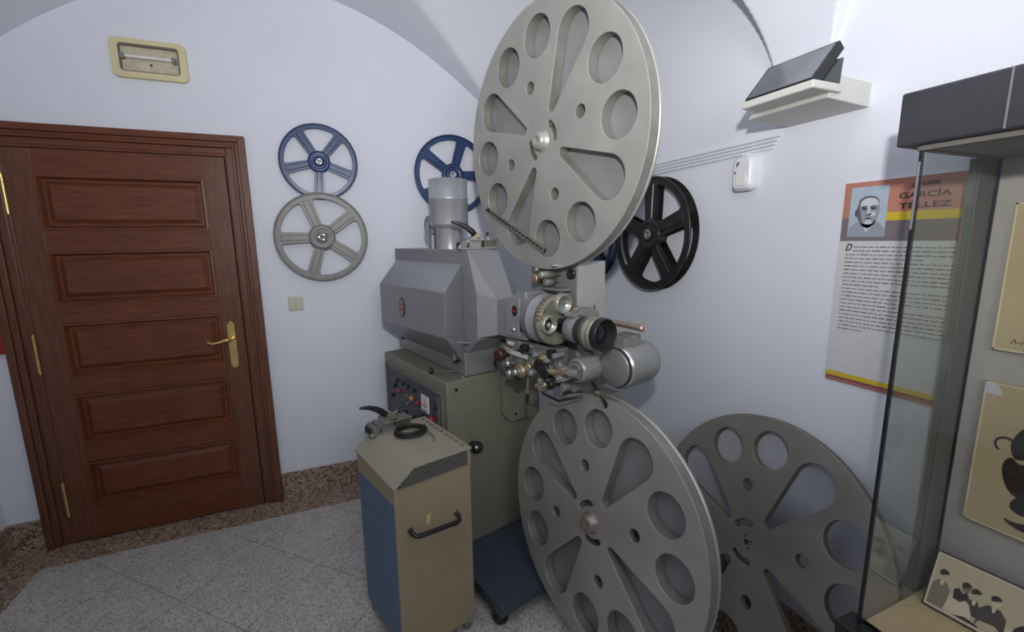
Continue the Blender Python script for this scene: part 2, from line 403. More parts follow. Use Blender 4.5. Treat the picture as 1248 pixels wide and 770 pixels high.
# ------------------------------------------------------------------ back wall fittings
L = empty('emergency_light', (-.716, YB, 2.44)); O = (-.716, YB, 2.44)
tag(L, 'yellowed oblong emergency light with bare tube, high on the wall above the door', 'light')
def rrect(x0, x1, z0, z1, r_, n=6):
    P = []
    for cx, cz, a0 in ((x1-r_, z1-r_, 0), (x0+r_, z1-r_, 90), (x0+r_, z0+r_, 180), (x1-r_, z0+r_, 270)):
        for i in range(n+1): P.append((cx+r_*math.cos(R_(a0+90*i/n)), cz+r_*math.sin(R_(a0+90*i/n))))
    return P
fr = holed_plate('rim', rrect(-.153, .153, -.086, .092, .028), [rrect(-.120, .122, -.057, .068, .016)], 0, .026, 'ivory', L, .003)
fr.rotation_euler = (R_(90), 0, 0)
mb = MB(O); mb.prism(rrect(-.150, .150, -.083, .089, .026), (-.716, YB-.006, 2.44), (1, 0, 0), (0, 0, 1), .005, 'yellowed')
mb.build('reflector', L)
mb = MB(O)
for x0, x1, z0, z1 in ((-.121, -.114, -.055, .066), (.115, .122, -.055, .066), (-.118, .118, .060, .067), (-.118, .118, -.057, -.053)):
    mb.box(-.716+x0, -.716+x1, YB-.022, YB-.007, 2.44+z0, 2.44+z1, 'post')
mb.build('gasket', L)
mb = MB(O); mb.cyl((-.812, YB-.022, 2.451), (-.622, YB-.022, 2.451), .0075, 'tube'); mb.build('lamp_tube', L)
for x in (-.822, -.616):
    mb = MB(O); mb.box(x-.008, x+.008, YB-.032, YB-.006, 2.437, 2.463, 'mech'); mb.build('tube_holder', L, .002)
mb = MB(O); mb.prism(circ(0, 0, .007, 12), (-.716, YB-.0065, 2.423), (1, 0, 0), (0, 0, 1), .001, 'brown_stain'); mb.build('burn_mark', L)

S = empty('light_switch', (-.178, YB, 1.202)); O = (-.178, YB, 1.202)
tag(S, 'small square cream double light switch beside the door', 'switch')
MB(O).box(-.218, -.138, YB-.010, YB, 1.162, 1.242, 'switch').build('switch_plate', S, .003)
for x in (-.208, -.177): MB(O).box(x, x+.029, YB-.015, YB-.009, 1.174, 1.230, 'switch').build('rocker', S, .002)

RB = MB((-1.50, YB, 1.04)); RB.prism(rrect(-1.586, -1.445, 1.046, 1.42, .012), (0, YB-.030, 0), (1, 0, 0), (0, 0, 1), .030, 'red')
tag(RB.build('alarm_box', bevel=.004), 'red wall box cut off by the left edge, beside the door frame', 'box')

# ------------------------------------------------------------------ small wall reels
def spoke_reel(name, label, centre, facing, R, phase, mat, gap, T=.012, dark=None, hub='grey_reel', ws=.11, badge=None):
    """five-spoked film reel; facing = world axis the front looks along"""
    fc = Vector(facing); up = Vector((0, 0, 1)); rt = up.cross(fc)
    m = Matrix(((rt.x, up.x, fc.x), (rt.y, up.y, fc.y), (rt.z, up.z, fc.z))).to_4x4(); m.translation = Vector(centre)
    E = empty(name, mat=m); tag(E, label, 'film reel', 'film reels hung on the walls')
    holes = []
    for k in range(5):
        a0 = R_(phase+72*k); a1 = a0+R_(72); ri, ro = .27*R, .865*R
        P = []
        def pt(a, r_, w_, sgn):
            d = math.asin(w_/r_); return (r_*math.cos(a+sgn*d), r_*math.sin(a+sgn*d))
        P.append(pt(a0, ri*1.08, ws*R, 1)); P.append(pt(a0, ro*.93, (ws+.02)*R, 1)); P.append(pt(a0, ro*.985, (ws+.045)*R, 1))
        s0 = a0+math.asin((ws+.08)*R/ro); s1 = a1-math.asin((ws+.08)*R/ro)
        P += [(ro*math.cos(s0+(s1-s0)*i/14), ro*math.sin(s0+(s1-s0)*i/14)) for i in range(15)]
        P.append(pt(a1, ro*.985, (ws+.045)*R, -1)); P.append(pt(a1, ro*.93, (ws+.02)*R, -1)); P.append(pt(a1, ri*1.08, ws*R, -1))
        q0 = a1-math.asin(ws*R/ri)-.12; q1 = a0+math.asin(ws*R/ri)+.12
        if q0 > q1: P += [(ri*math.cos(q0+(q1-q0)*i/3), ri*math.sin(q0+(q1-q0)*i/3)) for i in range(4)]
        holes.append(P)
    holed_plate('front_flange', circ(0, 0, R, 96), holes, -.004, 0, mat, E, .001)
    if gap > .012:
        holed_plate('back_flange', circ(0, 0, R, 96), holes, -gap-.004, -gap, mat, E, .001)
    else:
        holed_plate('back_flange', circ(0, 0, R*.995, 96), holes, -gap-.004, -gap, mat, E, .001)
    # rolled rim and stamped ribs, part of the front flange look
    mb = MB(); mb.lathe((0, 0, 0), (0, 0, 1), [(0, R*.955), (.004, R*.965), (.0055, R*.98), (.004, R*.995), (-.003, R*1.004), (-.004, R*.99)], mat, 96); mb.build('rolled_rim', E)
    for k in range(5):
        a = R_(phase+72*k); d = Vector((math.cos(a), math.sin(a), 0)); e = Vector((-d.y, d.x, 0)); mb = MB()
        w0, w1 = ws*R*.55, ws*R*.7
        q = [d*.25*R-e*w0, d*.86*R-e*w1, d*.86*R+e*w1, d*.25*R+e*w0]
        q2 = [d*.26*R-e*(w0-.004), d*.85*R-e*(w1-.004), d*.85*R+e*(w1-.004), d*.26*R+e*(w0-.004)]
        mb.hexa([p+Vector((0, 0, -.001)) for p in q], [p+Vector((0, 0, .004)) for p in q2], mat); mb.build('spoke_rib', E)
    mb = MB(); mb.lathe((0, 0, -gap), (0, 0, 1), [(0, 0), (0, R*.29), (gap, R*.29), (gap+.007, R*.275), (gap+.009, R*.20), (gap+.006, R*.18), (gap+.006, R*.12), (gap+.011, R*.11), (gap+.011, R*.04), (gap+.002, R*.035), (gap+.002, 0)], mat, 40); mb.build('hub', E)
    mb = MB(); mb.lathe((0, 0, .0045), (0, 0, 1), [(0, R*.09), (.009, R*.088), (.009, R*.03), (.003, R*.03), (.003, 0)], hub, 24); child(mb.build('hub_plate', E), 'worn metal hub plate')
    for k in range(3):
        a = R_(phase+20+120*k); mb = MB(); mb.cyl((R*.065*math.cos(a), R*.065*math.sin(a), .013), (R*.065*math.cos(a), R*.065*math.sin(a), .015), R*.012, 'steel', n=10); mb.build('rivet', E)
    # hanging hook into the wall
    mb = MB(); mb.cyl((0, 0, -gap-.0285 if gap < .02 else -gap-.006), (0, 0, -gap), .012, 'steel', n=12); mb.build('hanging_peg', E)
    return E
B_ = (0, -1, 0)
spoke_reel('film_reel', 'blue five-spoked reel, upper of the two between door and projector, grey reel overlapping it', (.012, 2.842, 2.002), B_, .207, 50, 'blue_reel', .010, hub='chimney')
spoke_reel('film_reel', 'hammered grey metal five-spoked reel hung just above the light switch', (-.005, 2.818, 1.582), B_, .25, 37, 'grey_reel', .010, hub='mech')
spoke_reel('film_reel', 'blue five-spoked reel on the wall behind the machine chimney', (.79, 2.842, 1.962), B_, .243, 0, 'blue_reel', .010, hub='chimney')
spoke_reel('film_reel', 'black double-flanged reel hung on the right wall below the cable mouldings', (1.46, 1.766, 1.568), (-1, 0, 0), .270, -90+180, 'black_reel', .046, hub='mech', ws=.125)
spoke_reel('film_reel', 'navy reel mostly hidden behind the big upper reel, left of the black reel', (1.47, 2.33, 1.565), (-1, 0, 0), .262, 20, 'navy_reel', .035, hub='mech', ws=.1)

# ------------------------------------------------------------------ big aluminium reels
def teardrop(a, R, r0=.25, w0=.036, r1=.742, w1=.153):
    r0, w0, r1, w1 = r0*R, w0*R, r1*R, w1*R; d = r1-r0; al = math.acos((w0-w1)/d)  # tangent angle from axis
    P = []
    N = 22
    for i in range(N+1):
        t = -al+(2*al)*i/N; P.append((r1+w1*math.cos(t), w1*math.sin(t)))
    for i in range(9):
        t = al+(2*PI-2*al)*i/8; P.append((r0+w0*math.cos(t), w0*math.sin(t)))
    c, s = math.cos(a), math.sin(a); return [(x*c-y*s, x*s+y*c) for x, y in P]
def arc_slot(a, r_, w_, span, n=8):
    P = [((r_+w_)*math.cos(a-span/2+span*i/n), (r_+w_)*math.sin(a-span/2+span*i/n)) for i in range(n+1)]
    e = a+span/2; P += [(r_*math.cos(e)+w_*math.cos(e+PI*i/5), r_*math.sin(e)+w_*math.sin(e+PI*i/5)) for i in range(1, 5)]
    P += [((r_-w_)*math.cos(a+span/2-span*i/n), (r_-w_)*math.sin(a+span/2-span*i/n)) for i in range(n+1)]
    e = a-span/2; P += [(r_*math.cos(e)+w_*math.cos(e+PI+PI*i/5), r_*math.sin(e)+w_*math.sin(e+PI+PI*i/5)) for i in range(1, 5)]
    return P
def big_reel(label, C, heading, tilt, R, slots, mat, T=.042, back=True, boss='alu', ph=62):
    phi, tau = R_(heading), R_(tilt)
    n_ = Vector((math.sin(phi)*math.cos(tau), math.cos(phi)*math.cos(tau), math.sin(tau))); nh = Vector((math.sin(phi), math.cos(phi), 0))
    up = Vector((0, 0, math.cos(tau)))-nh*math.sin(tau); rt = up.cross(n_)
    m = Matrix(((rt.x, up.x, n_.x), (rt.y, up.y, n_.y), (rt.z, up.z, n_.z))).to_4x4(); m.translation = Vector(C)
    E = empty('projector_reel', mat=m); tag(E, label, 'film reel')
    holes = [arc_slot(R_(a), .145*R, .023*R, R_(52)) for a in slots]
    for k in range(4):
        a = R_(ph+90*k); holes.append(teardrop(a, R))
        for d in (30, 60): holes.append(circ(.752*R*math.cos(a+R_(d)), .752*R*math.sin(a+R_(d)), .148*R))
        holes.append(circ(.432*R*math.cos(a+R_(45)), .432*R*math.sin(a+R_(45)), .047*R, 24))
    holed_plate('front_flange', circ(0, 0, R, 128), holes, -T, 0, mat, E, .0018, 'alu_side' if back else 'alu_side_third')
    if back:
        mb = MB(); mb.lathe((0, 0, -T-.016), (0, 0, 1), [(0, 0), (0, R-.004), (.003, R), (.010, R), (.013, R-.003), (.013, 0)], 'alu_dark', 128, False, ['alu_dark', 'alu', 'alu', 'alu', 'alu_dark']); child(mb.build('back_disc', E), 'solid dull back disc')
        mb = MB(); mb.lathe((0, 0, -T-.0035), (0, 0, 1), [(0, R-.03), (0, R-.006), (.0032, R-.006), (.0032, R-.03)], 'dark_gap', 96, False); mb.build('rim_gap', E)
        mb = MB(); mb.lathe((0, 0, -.001), (0, 0, 1), [(0, 0), (0, R*.085), (.003, R*.083), (.004, R*.07), (.022, R*.068), (.030, R*.055), (.032, R*.03), (.026, R*.015), (.026, 0)], boss, 36); child(mb.build('spindle_cap', E), 'round spindle cap')
    else:
        for x, y, r_ in ((0, 0, .010), (.012, -.018, .004), (-.012, .016, .004), (.016, .010, .004)):
            mb = MB(); mb.cyl((x, y, -.002), (x, y, .0008), r_, 'dark_gap', n=14); mb.build('hub_hole', E)
    for k in range(8):
        a = R_(ph+22+45*k); mb = MB(); mb.cyl((.20*R*math.cos(a), .20*R*math.sin(a), -.001), (.20*R*math.cos(a), .20*R*math.sin(a), .0012), .0035, 'alu_dark', n=10); mb.build('screw', E)
    return E, m
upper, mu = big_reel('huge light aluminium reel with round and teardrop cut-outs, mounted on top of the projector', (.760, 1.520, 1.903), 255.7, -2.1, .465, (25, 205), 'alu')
# perforated clip bar across the lower left of the upper reel
mi = mu.inverted()
mb = MB(); a = Vector((-.718*.465, -.506*.465, .014)); b_ = Vector((.015*.465, -.846*.465, .014)); d = (b_-a).normalized(); e = Vector((-d.y, d.x, 0))
for s_ in (-1, 1):
    p, q = a+e*s_*.0075, b_+e*s_*.0075; mb.hexa([p-e*.0022-Vector((0, 0, .012)), q-e*.0022-Vector((0, 0, .012)), q+e*.0022-Vector((0, 0, .012)), p+e*.0022-Vector((0, 0, .012))], [p-e*.0022, q-e*.0022, q+e*.0022, p+e*.0022], 'post')
n_ = 16
for i in range(n_+1):
    p = a+(b_-a)*i/n_; mb.box(0, 0, 0, 0, 0, 0, 'post') if False else mb.hexa([p-e*.0075-d*.003-Vector((0, 0, .010)), p-e*.0075+d*.003-Vector((0, 0, .010)), p+e*.0075+d*.003-Vector((0, 0, .010)), p+e*.0075-d*.003-Vector((0, 0, .010))], [p-e*.0075-d*.003-Vector((0, 0, .003)), p-e*.0075+d*.003-Vector((0, 0, .003)), p+e*.0075+d*.003-Vector((0, 0, .003)), p+e*.0075-d*.003-Vector((0, 0, .003))], 'dark_gap')
child(mb.build('clip_bar', upper), 'dark slotted clip bar across the lower edge')
mb = MB(); mb.cyl(a-d*.03-Vector((0, 0, .014)), a-d*.03, .007, 'black', n=12); mb.cyl(a-d*.036-Vector((0, 0, .002)), a-d*.012-Vector((0, 0, .002)), .005, 'black', n=8); mb.build('clip_knob', upper)
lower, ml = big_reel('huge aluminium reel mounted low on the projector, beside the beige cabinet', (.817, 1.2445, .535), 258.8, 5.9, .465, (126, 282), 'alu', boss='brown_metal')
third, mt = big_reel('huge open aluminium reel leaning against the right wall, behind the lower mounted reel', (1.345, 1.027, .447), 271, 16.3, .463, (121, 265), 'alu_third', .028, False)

# ------------------------------------------------------------------ projector
RZ = R_(14)
def Mloc(x, y, z=0): return Vector((x*math.cos(RZ)-y*math.sin(RZ), x*math.sin(RZ)+y*math.cos(RZ), z))
O = (1.14, 1.85, 0)
P = empty('film_projector', Mloc(1.14, 1.85), rz=RZ)
tag(P, 'large grey cinema projector on a grey-green console, behind the beige cabinet', 'projector')
def part(mb, name, parent=None, bev=0., label=None, seg=2):
    o = mb.build(name, parent or P, bev, seg)
    if label: child(o, label)
    return o
def N(): return MB(O)
deck = part(N().box(.872, 1.46, 1.272, 2.45, .062, .105, 'platform'), 'base_platform', bev=.004, label='dark blue-grey base platform')
for x, y in ((.905, 1.33), (1.40, 1.33), (.905, 2.38), (1.40, 2.38)):
    mb = N(); mb.lathe((x, y, 0), (0, 0, 1), [(0, 0), (0, .030), (.012, .034), (.022, .034), (.030, .024), (.036, .022)], 'black', 20); mb.lathe((x, y, .036), (0, 0, 1), [(0, .028), (.027, .028)], 'maroon', 20); mb.cyl((x, y, .03), (x, y, .063), .022, 'maroon')
    part(mb, 'levelling_foot', label='dark red and black levelling foot')
con = part(N().box(.884, 1.42, 1.684, 2.425, .105, .932, 'olive'), 'console_body', bev=.007, label='grey-green console body')
# console side: framed recess with control panel
mb = N()
for y0, y1_, z0, z1 in ((1.716, 1.726, .50, .876), (2.385, 2.395, .50, .876), (1.726, 2.385, .866, .876), (1.726, 2.385, .50, .51)): mb.box(.872, .885, y0, y1_, z0, z1, 'olive_dark')
part(mb, 'panel_surround', con, .002)
cp = part(N().box(.879, .886, 1.726, 2.385, .51, .866, 'navy_panel'), 'control_panel', con, .001, 'dark blue control panel with knobs and meter')
def knob(y, z, r_, d, mat, nm, lab=None):
    mb = N(); mb.lathe((.8795, y, z), (-1, 0, 0), [(0, 0), (0, r_), (d*.8, r_*.85), (d, r_*.7), (d, 0)], mat, 16); part(mb, nm, con, 0, lab)
for y, z in ((2.156, .812), (2.089, .812), (2.019, .812), (2.273, .771), (2.303, .708), (2.23, .812), (1.94, .70), (2.04, .66), (2.14, .66)): knob(y, z, .011, .016, 'black', 'control_knob')
for y, z in ((2.114, .758), (2.10, .72), (1.78, .66), (1.86, .64)): knob(y, z, .008, .012, 'mech', 'toggle_switch')
knob(2.209, .756, .013, .012, 'red_knob', 'indicator_lamp', 'red indicator'); knob(2.054, .759, .016, .014, 'orange', 'indicator_lamp', 'orange indicator')
knob(1.98, .755, .012, .014, 'red_knob', 'indicator_lamp', 'red indicator'); knob(1.796, .784, .010, .012, 'maroon', 'control_knob', 'dark red button'); knob(1.821, .721, .018, .02, 'red_knob', 'control_knob', 'red knob')
mt_ = part(N().box(.873, .880, 1.857, 1.935, .735, .816, 'meter'), 'gauge', con, .002, 'white square gauge')
mb = N(); mb.box(.8715, .8735, 1.870, 1.922, .765, .768, 'txt'); mb.box(.8715, .8735, 1.893, 1.896, .767, .80, 'red_knob'); mb.box(.8715, .8735, 1.872, 1.920, .742, .745, 'txt'); part(mb, 'dial_marks', con)
part(N().box(.872, .8803, 1.745, 1.76, .53, .85, 'olive_dark'), 'trim_strip', con)
mb = N(); mb.cyl((1.004, 1.690, .611), (1.004, 1.655, .611), .016, 'black'); mb.sphere((1.004, 1.642, .611), .031, 'black', .9); mb.lathe((.99, 1.617, .622), (0, -1, 0), [(0, .009), (.004, .006), (.004, 0)], 'steel', 12)
part(mb, 'console_knob', con, 0, 'round black knob with metal button')
mb = N(); mb.cyl((.932, 1.686, .892), (.932, 1.680, .892), .008, 'black', n=14); part(mb, 'screw', con)
mb = N(); mb.lathe((.90, 1.86, .945), (-1, .2, .2), [(-.006, 0), (-.006, .014), (.004, .017), (.010, .012), (.010, 0)], 'black', 16); mb.cyl((.90, 1.86, .945), (.995, 1.80, .939), .0028, 'olive_dark', n=8)
part(mb, 'lever', label='black-knobbed lever on the console top')
# plate with a chamfered foot on the front of the console
mb = N(); mb.prism([(1.17, .95), (1.17, .722), (1.215, .672), (1.36, .672), (1.36, .95)], (0, 1.652, 0), (1, 0, 0), (0, 0, 1), .034, 'olive'); part(mb, 'mounting_plate', bev=.004, label='grey-green mounting plate')
mb = N(); mb.cyl((1.24, 1.648, .71), (1.24, 1.654, .71), .007, 'black', n=10); part(mb, 'plate_screw')
# lamp house
XB0, XB1 = 1.012, 1.175; AX = 1.0935
for x0, mat in ((0, 0),):
    part(N().box(.995, 1.215, 1.705, 2.47, .934, 1.045, 'lamp_dark'), 'lamphouse_base', bev=.004, label='silver-grey lamp house base')
lh = N()
lh.prism([(1.685, 1.512), (2.50, 1.512), (2.50, 1.045), (1.705, 1.045), (1.617, 1.118), (1.615, 1.325)], (XB0, 0, 0), (0, 1, 0), (0, 0, 1), -(XB1-XB0), 'lamp_grey')
body = part(lh, 'lamphouse_body', bev=.004, label='silver-grey lamp house body')
# tapering front
mb = N(); c0, c1 = 1.062, 1.150
A = [(XB0, 1.685, 1.510), (XB1, 1.685, 1.510), (XB1, 1.615, 1.325), (XB1, 1.615, 1.13), (XB0, 1.615, 1.13), (XB0, 1.615, 1.325)]
a = [mb.v(p) for p in A]; T = [mb.v(p) for p in ((c0, 1.538, 1.302), (c1, 1.538, 1.302), (c1, 1.538, 1.148), (c0, 1.538, 1.148))]
mb.face([a[0], a[1], T[1], T[0]], 'lamp_grey'); mb.face([a[5], a[0], T[0]], 'lamp_grey'); mb.face([a[1], a[2], T[1]], 'lamp_grey')
mb.face([a[5], T[0], T[3], a[4]], 'lamp_grey'); mb.face([a[2], a[3], T[2], T[1]], 'lamp_grey'); mb.face([a[4], T[3], T[2], a[3]], 'lamp_grey'); mb.face([T[0], T[1], T[2], T[3]], 'lamp_grey'); mb.face([a[4], a[3], a[2], a[1], a[0], a[5]], 'lamp_grey')
part(mb, 'tapered_front', label='tapered silver front of the lamp house')
def hood(sgn, xi, xo):
    mb = N()
    q0 = [(xi, 1.735, .985), (xi, 2.47, .985), (xi, 2.47, 1.45), (xi, 1.735, 1.45)]
    q1 = [(xo, 1.605, 1.150), (xo, 2.335, 1.128), (xo, 2.335, 1.330), (xo, 1.605, 1.343)]
    A = [mb.v(p) for p in q0]; B = [mb.v(p) for p in q1]
    for k in range(4): mb.face([A[k], A[(k+1) % 4], B[(k+1) % 4], B[k]], 'lamp_grey')
    mb.face(B, 'lamp_grey'); mb.face(A[::-1], 'lamp_grey')
    return mb
hd = part(hood(-1, XB0-.001, .85), 'lamphouse_door', bev=.004, label='bulging silver lamp house door')
part(hood(1, XB1+.001, 1.225), 'lamphouse_door', bev=.004)
def oval_badge(x, y, z, ry, rz, parent):
    mb = N(); mb.prism([(ry*math.cos(t*PI/12), rz*math.sin(t*PI/12)) for t in range(24)], (x, y, z), (0, -1, 0), (0, 0, 1), .003, 'black')
    mb.prism([(ry*.86*math.cos(t*PI/12), rz*.86*math.sin(t*PI/12)) for t in range(24)], (x-.0008, y, z), (0, -1, 0), (0, 0, 1), .001, 'red_knob')
    for dz in (.55, -.55): mb.prism([(ry*.62*math.cos(t*PI/8), rz*.30*math.sin(t*PI/8)) for t in range(16)], (x-.0014, y, z+dz*rz), (0, -1, 0), (0, 0, 1), .001, 'mech')
    mb.prism([(-ry*.8, -rz*.12), (ry*.8, -rz*.12), (ry*.8, rz*.12), (-ry*.8, rz*.12)], (x-.0014, y, z), (0, -1, 0), (0, 0, 1), .001, 'mech')
    part(mb, 'badge', parent, 0, 'oval black badge with a red band')
oval_badge(.847, 2.045, 1.234, .033, .048, P)
# chimney
mb = N(); cx, cy = AX, 1.985
mb.lathe((cx, cy, 1.508), (0, 0, 1), [(0, .066), (.10, .066), (.106, .070), (.118, .092), (.124, .094), (.236, .094), (.238, .0965), (.245, .0965), (.247, .094), (.335, .094), (.335, .088), (.31, .085), (.31, 0)], 'chimney', 48)
part(mb, 'chimney', label='bright cylindrical chimney')
mb = N(); mb.lathe((AX-.02, 2.13, 1.63), (-1, 0, 0), [(0, 0), (0, .052), (.02, .052), (.026, .044), (.012, .036), (.012, 0)], 'chimney', 28); mb.cyl((AX-.02, 2.13, 1.5), (AX-.02, 2.13, 1.63), .02, 'lamp_dark', n=12)
part(mb, 'air_inlet')
# latch with chrome ball
mb = N(); mb.cyl((.962, 1.752, 1.082), (.972, 1.758, 1.008), .006, 'steel', r1=.009, n=12); mb.sphere((.960, 1.752, 1.094), .018, 'steel'); mb.cyl((.97, 1.745, 1.092), (1.005, 1.675, 1.098), .007, 'steel', n=10); mb.cyl((.996, 1.757, 1.0), (.968, 1.757, 1.0), .009, 'black', n=12)
part(mb, 'door_latch', label='chrome ball latch')
for y in (2.40, 2.36):
    mb = N(); mb.cyl((.996, y, 1.0 if y > 2.38 else 1.02), (.984, y, 1.0 if y > 2.38 else 1.02), .009, 'black', n=12); part(mb, 'base_button')
mb = N(); mb.cyl((.99, 1.72, .932), (.99, 1.72, .940), .008, 'steel', n=12); part(mb, 'base_screw')
# housing from the taper to the turret
mb = N(); mb.hexa([(1.062, 1.54, 1.148), (1.052, 1.33, 1.16), (1.165, 1.33, 1.16), (1.15, 1.54, 1.148)], [(1.062, 1.54, 1.300), (1.052, 1.33, 1.352), (1.165, 1.33, 1.352), (1.15, 1.54, 1.300)], 'lamp_grey')
hs = part(mb, 'shutter_housing', bev=.005, label='flat-sided grey shutter housing')
part(N().box(1.048, 1.060, 1.365, 1.455, 1.168, 1.325, 'lamp_grey'), 'side_plate', hs, .003)
mb = N(); mb.prism([(.017*math.cos(t*PI/12), .022*math.sin(t*PI/12)) for t in range(24)], (1.0465, 1.395, 1.272), (0, -1, 0), (0, 0, 1), .003, 'black'); mb.prism([(-.013, -.004), (.013, -.004), (.013, .004), (-.013, .004)], (1.046, 1.395, 1.272), (0, -1, 0), (0, 0, 1), .001, 'red_knob')
for dz in (-.011, .011): mb.prism([(-.009, dz-.003), (.009, dz-.003), (.009, dz+.003), (-.009, dz+.003)], (1.046, 1.395, 1.272), (0, -1, 0), (0, 0, 1), .001, 'maroon')
part(mb, 'badge', hs, 0, 'small oval badge')
mb = N(); mb.lathe((1.048, 1.40, 1.195), (-1, 0, 0), [(0, .010), (.008, .009), (.008, 0)], 'steel', 14); part(mb, 'thumb_screw', hs)
mb = N(); mb.box(1.046, 1.055, 1.350, 1.358, 1.195, 1.25, 'black'); part(mb, 'latch_slot', hs)
# turret drum
TC = Vector((1.100, 0, 1.254))
mb = N(); mb.lathe((TC.x, 1.315, TC.z), (0, -1, 0), [(0, 0), (0, .089), (.006, .093), (.035, .093), (.037, .095), (.043, .095), (.045, .093), (.09, .093)], 'lamp_grey', 48)
part(mb, 'gear_drum', label='grey cylindrical drum')
mb = N(); mb.lathe((TC.x, 1.225, TC.z), (0, -1, 0), [(0, .090), (0, .095), (.022, .095), (.029, .090), (.031, .082), (.028, .079), (.028, 0)], 'greenish', 48)
tur = part(mb, 'lens_turret', label='pale green-grey turret face with lens ports')
for i in range(14):
    a_ = 2*PI*i/14+.2; mb = N(); p = Vector((TC.x+.085*math.cos(a_), 1.195, TC.z+.085*math.sin(a_))); mb.cyl(p, p+Vector((0, -.006, 0)), .005, 'brass_plain', n=8); part(mb, 'bolt', tur)
mb = N()
for i in range(9):
    a_ = R_(100+i*9); p = Vector((TC.x+.0925*math.cos(a_), 1.20-.001*i, TC.z+.0925*math.sin(a_))); mb.box(p.x-.005, p.x+.005, p.y, p.y+.016+(i % 3)*.006, p.z-.004, p.z+.005, 'brass_plain')
part(mb, 'gear_teeth', tur, .001, 'worn brass teeth')
for (x, z, r_, gl) in ((1.045, 1.246, .031, 'lens_glass'), (1.114, 1.316, .035, 'mirror_glass'), (1.128, 1.220, .032, 'black')):
    mb = N(); mb.lathe((x, 1.198, z), (0, -1, 0), [(0, r_+.006), (.020, r_+.004), (.024, r_), (.020, r_-.006), (.004, r_-.008), (.006, 0)], 'cream_metal', 32, mats=['cream_metal']*4+[gl]); part(mb, 'lens_port', tur, 0, 'round lens port')
mb = N(); mb.sphere((1.043, 1.185, 1.245), .012, 'mirror_glass'); part(mb, 'port_lens', tur)
# projection lens
lx, lz = 1.112, 1.232
mb = N(); mb.lathe((lx, 1.20, lz), (0, -1, 0), [(0, .030), (.055, .031), (.055, .040), (.060, .046), (.095, .049), (.115, .050)], 'black', 40, mats=['black', 'black', 'mech', 'lamp_grey', 'lamp_grey']); part(mb, 'lens_sleeve', label='grey and black lens sleeve')
mb = N(); mb.lathe((lx, 1.085, lz), (0, -1, 0), [(0, .049), (.002, .0505), (.028, .0505), (.030, .053)], 'black_matt', 40)
for k in range(9): mb.lathe((lx, 1.083-.003*k, lz), (0, -1, 0), [(0, .0505), (.0007, .0513), (.0014, .0505)], 'black_matt', 40)
part(mb, 'focus_ring', label='black ribbed focus ring')
mb = N(); mb.lathe((lx, 1.056, lz), (0, -1, 0), [(0, .050), (.002, .055), (.014, .0555), (.016, .0585), (.030, .0585), (.033, .0560), (.037, .0575), (.050, .0575), (.054, .055)], 'cream_metal', 48); part(mb, 'lens_barrel', label='pale metal lens barrel')
mb = N(); mb.lathe((lx, 1.004, lz), (0, -1, 0), [(0, .054), (.003, .0565), (.026, .0565), (.030, .054), (.028, .0515), (.022, .050), (.018, .046), (.010, .045), (.006, .041), (0, .040), (0, 0)], 'black', 48, mats=['black']*4+['void']*6); part(mb, 'lens_hood', label='black front rim of the lens')
mb = N(); mb.lathe((lx, 1.0035, lz), (0, -1, 0), [(0, .037), (.004, .030), (.007, .018), (.008, 0)], 'lens_glass', 32); part(mb, 'front_element', label='dark glass front element')
mb = N(); mb.prism([(-.005, -.046), (.005, -.046), (.005, .046), (-.005, .046)], (lx+.055, 1.12, lz+.01), (0, -1, 0), (0, 0, 1), -.02, 'mech')
mb.prism([(1.085, 1.288), (1.18, 1.305), (1.215, 1.29), (1.215, 1.14), (1.19, 1.13), (1.165, 1.16), (1.170, 1.25), (1.12, 1.284), (1.085, 1.276)], (0, 1.10, 0), (1, 0, 0), (0, 0, 1), .05, 'mech')
part(mb, 'lens_bracket', bev=.003, label='grey lens bracket')
mb = N(); mb.lathe((1.155, 1.155, 1.285), (-.3, -1, 0), [(-.02, 0), (-.02, .018), (0, .022), (.012, .020), (.016, .010), (.018, 0)], 'copper', 20); mb.cyl((1.17, 1.14, 1.295), (1.215, 1.13, 1.30), .006, 'cream_metal', n=10); mb.sphere((1.217, 1.13, 1.30), .007, 'black')
part(mb, 'focus_knob', label='copper-toned focus knob')
# column carrying the upper reel
mb = N(); mb.box(1.18, 1.330, 1.182, 1.45, 1.0, 1.466, 'lamp_dark'); part(mb, 'support_column', bev=.003, label='square grey support column')
mb = N(); mb.box(1.182, 1.329, 1.176, 1.183, 1.02, 1.465, 'cover'); part(mb, 'column_cover', bev=.002, label='front cover of the column, lightened as if lit')
mb = N(); mb.box(1.178, 1.215, 1.235, 1.40, 1.46, 1.94, 'lamp_dark'); mb.cyl((1.215, 1.291, 1.903), (1.155, 1.291, 1.903), .022, 'steel'); part(mb, 'reel_arm', bev=.004)
for (y, z, r_, mat, L_) in ((1.350, 1.398, .020, 'copper', .07), (1.262, 1.420, .013, 'cream_metal', .11), (1.36, 1.435, .010, 'steel', .05), (1.28, 1.39, .015, 'mech', .07)):
    mb = N(); mb.lathe((1.178, y, z), (-1, 0, 0), [(0, r_*.5), (L_*.35, r_*.5), (L_*.36, r_), (L_*.95, r_), (L_, r_*.8), (L_, r_*.3), (L_-.004, 0)], mat, 20); part(mb, 'film_roller', label='%s film roller' % {'copper': 'copper-toned', 'cream_metal': 'pale', 'steel': 'steel', 'mech': 'grey'}[mat])
mb = N(); mb.lathe((1.178, 1.205, 1.421), (-1, 0, 0), [(0, .019), (.01, .019), (.012, .013), (.006, .008), (.006, 0)], 'black', 18); part(mb, 'round_port')
mb = N(); mb.cyl((1.178, 1.22, 1.45), (1.10, 1.23, 1.455), .005, 'steel', n=8); mb.box(1.12, 1.17, 1.20, 1.30, 1.36, 1.368, 'mech'); part(mb, 'roller_bracket')
